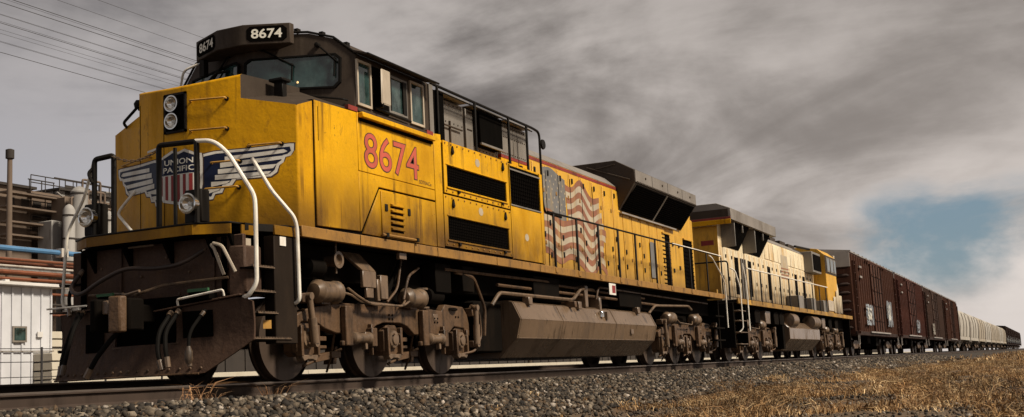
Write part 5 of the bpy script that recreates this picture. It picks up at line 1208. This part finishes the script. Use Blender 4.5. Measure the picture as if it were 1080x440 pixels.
# ------------------------------------------------------------------ what stands behind the train, left
def ribbed_wall(mb, x0, x1, y, z0, z1, pitch=.45, d=.05):
    n = int((x1-x0)/pitch)
    for i in range(n+1):
        x = x0+i*(x1-x0)/n; mb.box(x-.04, x+.04, y-d, y-.001, z0, z1)
sh = empty('white_shed', (12, 25, -.45), 'white ribbed metal shed with a small dark window beside the far track', 'shed')
MB().box(0, 10.25, 0, 7, 0, 4.55).build('wall', 'shed_white', sh)
rw = MB(); ribbed_wall(rw, .2, 10.2, 0, 0.05, 4.5); tag(rw.build('wall_ribs', 'shed_white', sh), kind='stuff')
MB().box(-.3, 10.65, -.35, 7.3, 4.555, 4.68).build('roof', 'shed_trim', sh, .02); MB().box(0, 10.3, -.09, -.052, 2.1, 2.14).build('girt_line', 'hopper_grey', sh)
wd = MB().box(8.35, 9.0, -.10, -.052, 2.45, 3.05).build('window', 'hopper_grey', sh); box('pane', 'glass', wd, 8.42, 8.93, -.106, -.101, 2.52, 2.98)
wd2 = MB().box(6.3, 7.3, -.10, -.052, 0.1, 2.3).build('door', 'hopper_grey', sh)
for x in (9.5,): MB().box(x, x+.25, -.10, -.052, 2.65, 2.85).build('meter_box', 'shed_trim', sh)
for x in (1.5, 4, 6.5, 8.5): MB().box(x, x+.2, .5, .7, 4.68, 4.85).build('roof_vent', 'shed_trim', sh)
fn = empty('wire_fence', (5, 18, -.45), 'thin dark wire fence crossing in front of the white shed', 'fence')
for i in range(8): tube('post', 'wire', fn, [(2.6*i, 0, 0), (2.6*i, 0, 1.9)], .035, 6)
for z in (.5, 1.0, 1.45, 1.85): tube('strand', 'wire', fn, [(0, 0, z), (18.2, 0, z)], .012, 4)
# pipe bridge
PXm = lambda px, py, y: at(px, py, 'y', y)
prx = PXm(0, 300, 31)[0]
pr = empty('pipe_rack', (prx-8, 31, -.45), 'steel pipe rack carrying a blue pipe and rusty orange pipes', 'pipe rack')
for x in (0, 6.6, 13.2, 19.8):
    MB().box(x-.12, x+.12, -.12, .12, 0, 6.7).build('post', 'ind_brown', pr); MB().box(x-.12, x+.12, 2.4, 2.64, 0, 6.7).build('post', 'ind_brown', pr)
    MB().box(x-.1, x+.1, -.3, 2.8, 5.5, 5.62).build('crossbeam', 'ind_brown', pr); MB().box(x-.1, x+.1, -.3, 2.8, 6.32, 6.44).build('crossbeam', 'ind_brown', pr)
zof = lambda py, px=40, y=31: PXm(px, py, y)[2]+.45
for y, pyy, r, m in ((-.35, 266, .12, 'pipe_blue'), (.5, 262, .09, 'pipe_pale'), (-.38, 277, .06, 'pipe_rust'), (.4, 279, .11, 'pipe_rust'), (-.38, 284, .05, 'pipe_pale'), (-.36, 290, .10, 'pipe_rust'), (.6, 288, .12, 'ind_brown'), (-.38, 297, .07, 'pipe_rust'), (-.36, 303, .06, 'pipe_pale'), (-.35, 311, .06, 'pipe_rust'), (-.36, 322, .05, 'ind_dark'), (1.4, 283, .2, 'ind_grey'), (1.2, 272, .10, 'ind_brown'), (-.38, 333, .05, 'pipe_rust')):
    z = zof(pyy); sl = (zof(pyy+4, 100)-zof(pyy, 0))*0
    tube('pipe', m, pr, [(-2, y, z), (21.5, y, z)], r, 8)
for x in (12.1, 13.6, 14.4): tube('riser_pipe', 'pipe_rust', pr, [(x, -.55, .2), (x, -.55, 5.2), (x+1.5, -.55, 5.2)], .06, 7, .2)
box('pipe_flange', 'pipe_pale', pr, 10.9, 11.3, -.54, -.16, zof(266)-.2, zof(266)+.2)
# plant building, tower, tanks, stack: sizes taken on the plane they stand in
YB = 46.
def X_(px): return PXm(px, 220, YB)[0]
def Z_(py, px=50): return PXm(px, py, YB)[2]+.45
pb_ = empty('plant_building', (X_(33), YB, -.45), 'grey industrial plant block with open galleries behind the pipe rack', 'building')
w1, w2 = X_(62)-X_(33), X_(112)-X_(33)
MB().box(w1, w2+6, 0, 8, 0, Z_(199)).build('wall', 'ind_grey', pb_); MB().box(w1-.2, w2+6.2, -.25, 8.3, Z_(199)+.01, Z_(196.5)).build('roof', 'ind_dark', pb_)
MB().box(0, w1-.02, .2, 7, 0, Z_(203)).build('wing', 'ind_brown', pb_)
for py_ in (209, 228, 250):
    z = Z_(py_)
    MB().box(-1.2, w2+2, -1.3, -.27, z-.12, z).build('gallery', 'ind_brown', pb_)
    for dz_ in (.55, 1.0): tube('gallery_rail', 'ind_dark', pb_, [(-1.2, -1.28, z+dz_), (w2+2, -1.28, z+dz_)], .035, 5)
    for x in np.arange(-1.2, w2+2, 1.1): tube('rail_post', 'ind_dark', pb_, [(x, -1.28, z), (x, -1.28, z+1.0)], .03, 5)
for x in (w1+.5, w1+1.8, w1+3.2):
    for py_ in (217, 230, 245): box('opening', 'ind_dark', pb_, x, x+.8, -.02, -.005, Z_(py_)+.2, Z_(py_)+1.5)
for x in (.3, 1.4): box('opening', 'ind_dark', pb_, x, x+.6, .15, .195, Z_(230), Z_(214))
for x in np.arange(.2, w2+3, .95): tube('roof_post', 'ind_dark', pb_, [(x, .4, Z_(203 if x < w1 else 197)), (x, .4, Z_(203 if x < w1 else 197)+.75)], .035, 5)
tube('roof_rail', 'ind_dark', pb_, [(.1, .4, Z_(203)+.75), (w1, .4, Z_(203)+.75)], .04, 5); tube('roof_rail', 'ind_dark', pb_, [(w1, .4, Z_(197)+.75), (w2+3, .4, Z_(197)+.75)], .04, 5)
for pa, pb2, pt, m_ in ((36, 47, 214, 'ind_brown'), (52, 60, 226, 'ind_grey'), (66, 74, 221, 'ind_brown'), (80, 96, 233, 'ind_brown'), (22, 33, 240, 'ind_grey'), (40, 58, 247, 'ind_grey')):
    MB().box(X_(pa)-X_(33), X_(pb2)-X_(33), -2.6, -1.4, 0, Z_(pt)).build('annex', m_, pb_, .05)
tube('ladder_brace', 'ind_grey', pb_, [(.4, -1.3, Z_(259)), (3.4, -1.3, Z_(232))], .05, 5); tube('ladder_brace', 'ind_grey', pb_, [(3.6, -1.3, Z_(232)), (.8, -1.3, Z_(206))], .05, 5)
for px_, r_, pt, m_ in ((38, .5, 211, 'ind_grey'), (45, .35, 222, 'ind_brown'), (57, .6, 238, 'ind_grey'), (70, .45, 232, 'ind_grey'), (76, .3, 216, 'ind_brown'), (86, .7, 226, 'ind_grey'), (94, .4, 240, 'ind_brown'), (27, .35, 231, 'ind_grey')):
    h_ = Z_(pt); vx = X_(px_)-X_(33)
    v_ = MB().lathe([(r_, 0), (r_, h_), (r_*.6, h_+.25), (.05, h_+.35)], (vx, -3.6, 0), 'z', 18).build('vessel', m_, pb_)
    tube('vessel_pipe', 'ind_brown', v_, [(vx+r_*.5, -3.6, h_+.2), (vx+r_*.5, -3.6, h_+.8), (vx+r_+1.2, -3.6, h_+.8), (vx+r_+1.2, -3.6, 3)], .07, 6, .15)
    for z in np.arange(4, h_, 1.4): MB().lathe([(r_+.03, z), (r_+.03, z+.09)], (vx, -3.6, 0), 'z', 18).build('band', 'ind_dark', v_)
bt_ = empty('brown_tower', (X_(-14), YB-1, -.45), 'brown industrial tower at the left edge below the thin stack', 'tower')
tw = X_(21)-X_(-14)
MB().box(0, tw, 0, 5, 0, Z_(199, 0)).build('wall', 'ind_brown', bt_); MB().box(-.2, tw+.2, -.2, 5.2, Z_(199, 0)+.01, Z_(197, 0)+.05).build('roof', 'ind_dark', bt_)
for py_ in (214, 228, 243, 256): MB().box(-.2, tw+1.5, -.9, -.21, Z_(py_)-.1, Z_(py_)).build('gallery', 'ind_brown', bt_)
for x in (.5, 1.6): box('opening', 'ind_dark', bt_, x, x+.6, -.02, -.005, Z_(226), Z_(217))
kp = PXm(9, 300, 43.)
sk = empty('smoke_stack', (kp[0], 43, -.45), 'thin dark smoke stack with a wider cap at the left edge', 'stack')
kz = PXm(9, 157, 43.)[2]+.45
MB().lathe([(.22, 0), (.14, kz-.6)], (0, 0, 0), 'z', 14).build('shaft', 'ind_brown', sk); MB().lathe([(.15, kz-.6), (.24, kz-.55), (.24, kz-.05), (.12, kz)], (0, 0, 0), 'z', 14).build('cap', 'ind_dark', sk)
for i, (px_, y, r, pyt, lab) in enumerate(((100, 58, 2.4, 207, 'pale storage tank just left of the locomotive nose'),)):
    q_ = PXm(px_, pyt, y); h = q_[2]+.45
    tk_ = empty('storage_tank', (q_[0], y, -.45), lab, 'tank', 'storage tanks by the plant')
    MB().lathe([(r, 0), (r, h), (r*.6, h+.2), (.1, h+.25)], (0, 0, 0), 'z', 28).build('shell', 'ind_brown' if i else 'ind_grey', tk_)
    for z in np.arange(1.5, h, 1.8): MB().lathe([(r+.04, z), (r+.04, z+.1)], (0, 0, 0), 'z', 28).build('band', 'ind_dark', tk_)
for i, (px_, y, w_, pyt, lab) in enumerate(((51, 27, 1.0, 345, 'tall stack of yellowish planks beside the white shed'), (55, 24, .8, 372, 'low stack of yellowish planks right of the shed'))):
    q_ = PXm(px_, pyt, y); h = q_[2]+.45
    k = empty('plank_stack', (q_[0], y, -.45), lab, 'planks', 'plank stacks beside the shed')
    for z in np.arange(0, h-.2, .34): MB().box(0, w_+.15*math.sin(z*5), 0, 1.2, z+.02, z+.30).build('plank', 'wall_pale', k, .01)
# low pale concrete wall along the yard and a long dark warehouse behind it
q0 = PXm(62, 395, 24.); q1 = PXm(560, 383.0, 24.)
lw = empty('concrete_wall', (q0[0], 24, -.45), 'low pale concrete yard wall glimpsed below the train', 'wall')
hw = q1[2]+.45
for i in range(90): MB().box(i*4, i*4+3.97, 0, .3, 0, hw).build('wall_panel', 'wall_pale', lw, .01) if i == 0 else None
w0 = lw.children[0]
for i in range(1, 90): cp(w0, lw, (i*4, 0, 0))
wh = empty('warehouse', (X_(150), 62, -.45), 'long low dark warehouse behind the train', 'building')
MB().box(0, 520, 0, 30, 0, 4.6).build('wall', 'ind_dark', wh); MB().box(-.5, 520.5, -.6, 30.6, 4.61, 4.9).build('roof', 'ind_brown', wh)
rw = MB(); ribbed_wall(rw, 1, 518, 0, .1, 4.5, 3.0, .12); tag(rw.build('wall_ribs', 'ind_dark', wh), kind='stuff')

# overhead line behind the train
poles = []
for x, lab in ((-60, 'wooden utility pole of the overhead line, left of the frame'), (78, 'wooden utility pole of the overhead line hidden behind the locomotive')):
    p_ = empty('utility_pole', (x, 30, -.45), lab, 'utility pole', 'poles of the overhead line')
    MB().lathe([(.2, 0), (.13, 19.8)], (0, 0, 0), 'z', 10).build('pole', 'wood', p_)
    for z in (15.4, 16.6, 17.6, 19.2): MB().box(-.07, .07, -1.6, 1.6, z-.28, z-.12).build('crossarm', 'wood', p_)
W = [('upper', 0, 18.85, .020), ('upper', .9, 18.55, .020), ('dark', -.2, 17.35, .034), ('dark', .35, 17.30, .034), ('bundle', -.8, 17.0, .016), ('bundle', 1.0, 17.0, .016), ('bundle', -.4, 16.45, .018), ('bundle', .2, 16.3, .03), ('bundle', .7, 16.2, .016), ('bundle', -.7, 16.0, .016), ('bundle', 1.3, 15.9, .016), ('bundle', 0, 15.75, .016), ('low', -.3, 15.25, .018), ('low', .2, 14.98, .030)]
WL = ['topmost thin wire of all the overhead wires', 'second thin wire from the top of the overhead wires', 'upper of the two thick dark overhead wires', 'lower of the two thick dark overhead wires',
      'first thin wire below the two thick dark ones', 'second thin wire below the two thick dark ones', 'third wire below the two thick dark ones', 'fourth wire, slightly thicker, below the two thick dark ones',
      'fifth wire below the two thick dark ones', 'sixth wire below the two thick dark ones', 'seventh wire below the two thick dark ones', 'eighth wire below the two thick dark ones', 'lowest but one of the overhead wires', 'lowest overhead wire, ending at the nose of the engine']
for iw, (k, dy, z, r) in enumerate(W):
    pts = [(-60+138*t, 30+dy, z-.9*4*t*(1-t)*.0+.9*(2*t-1)**2*.35-.10) for t in np.linspace(0, 1, 21)]
    o = tube('overhead_wire', 'wire', None, pts, r*.45, 5); tag(o, WL[iw], 'wire', 'overhead wires crossing the sky')
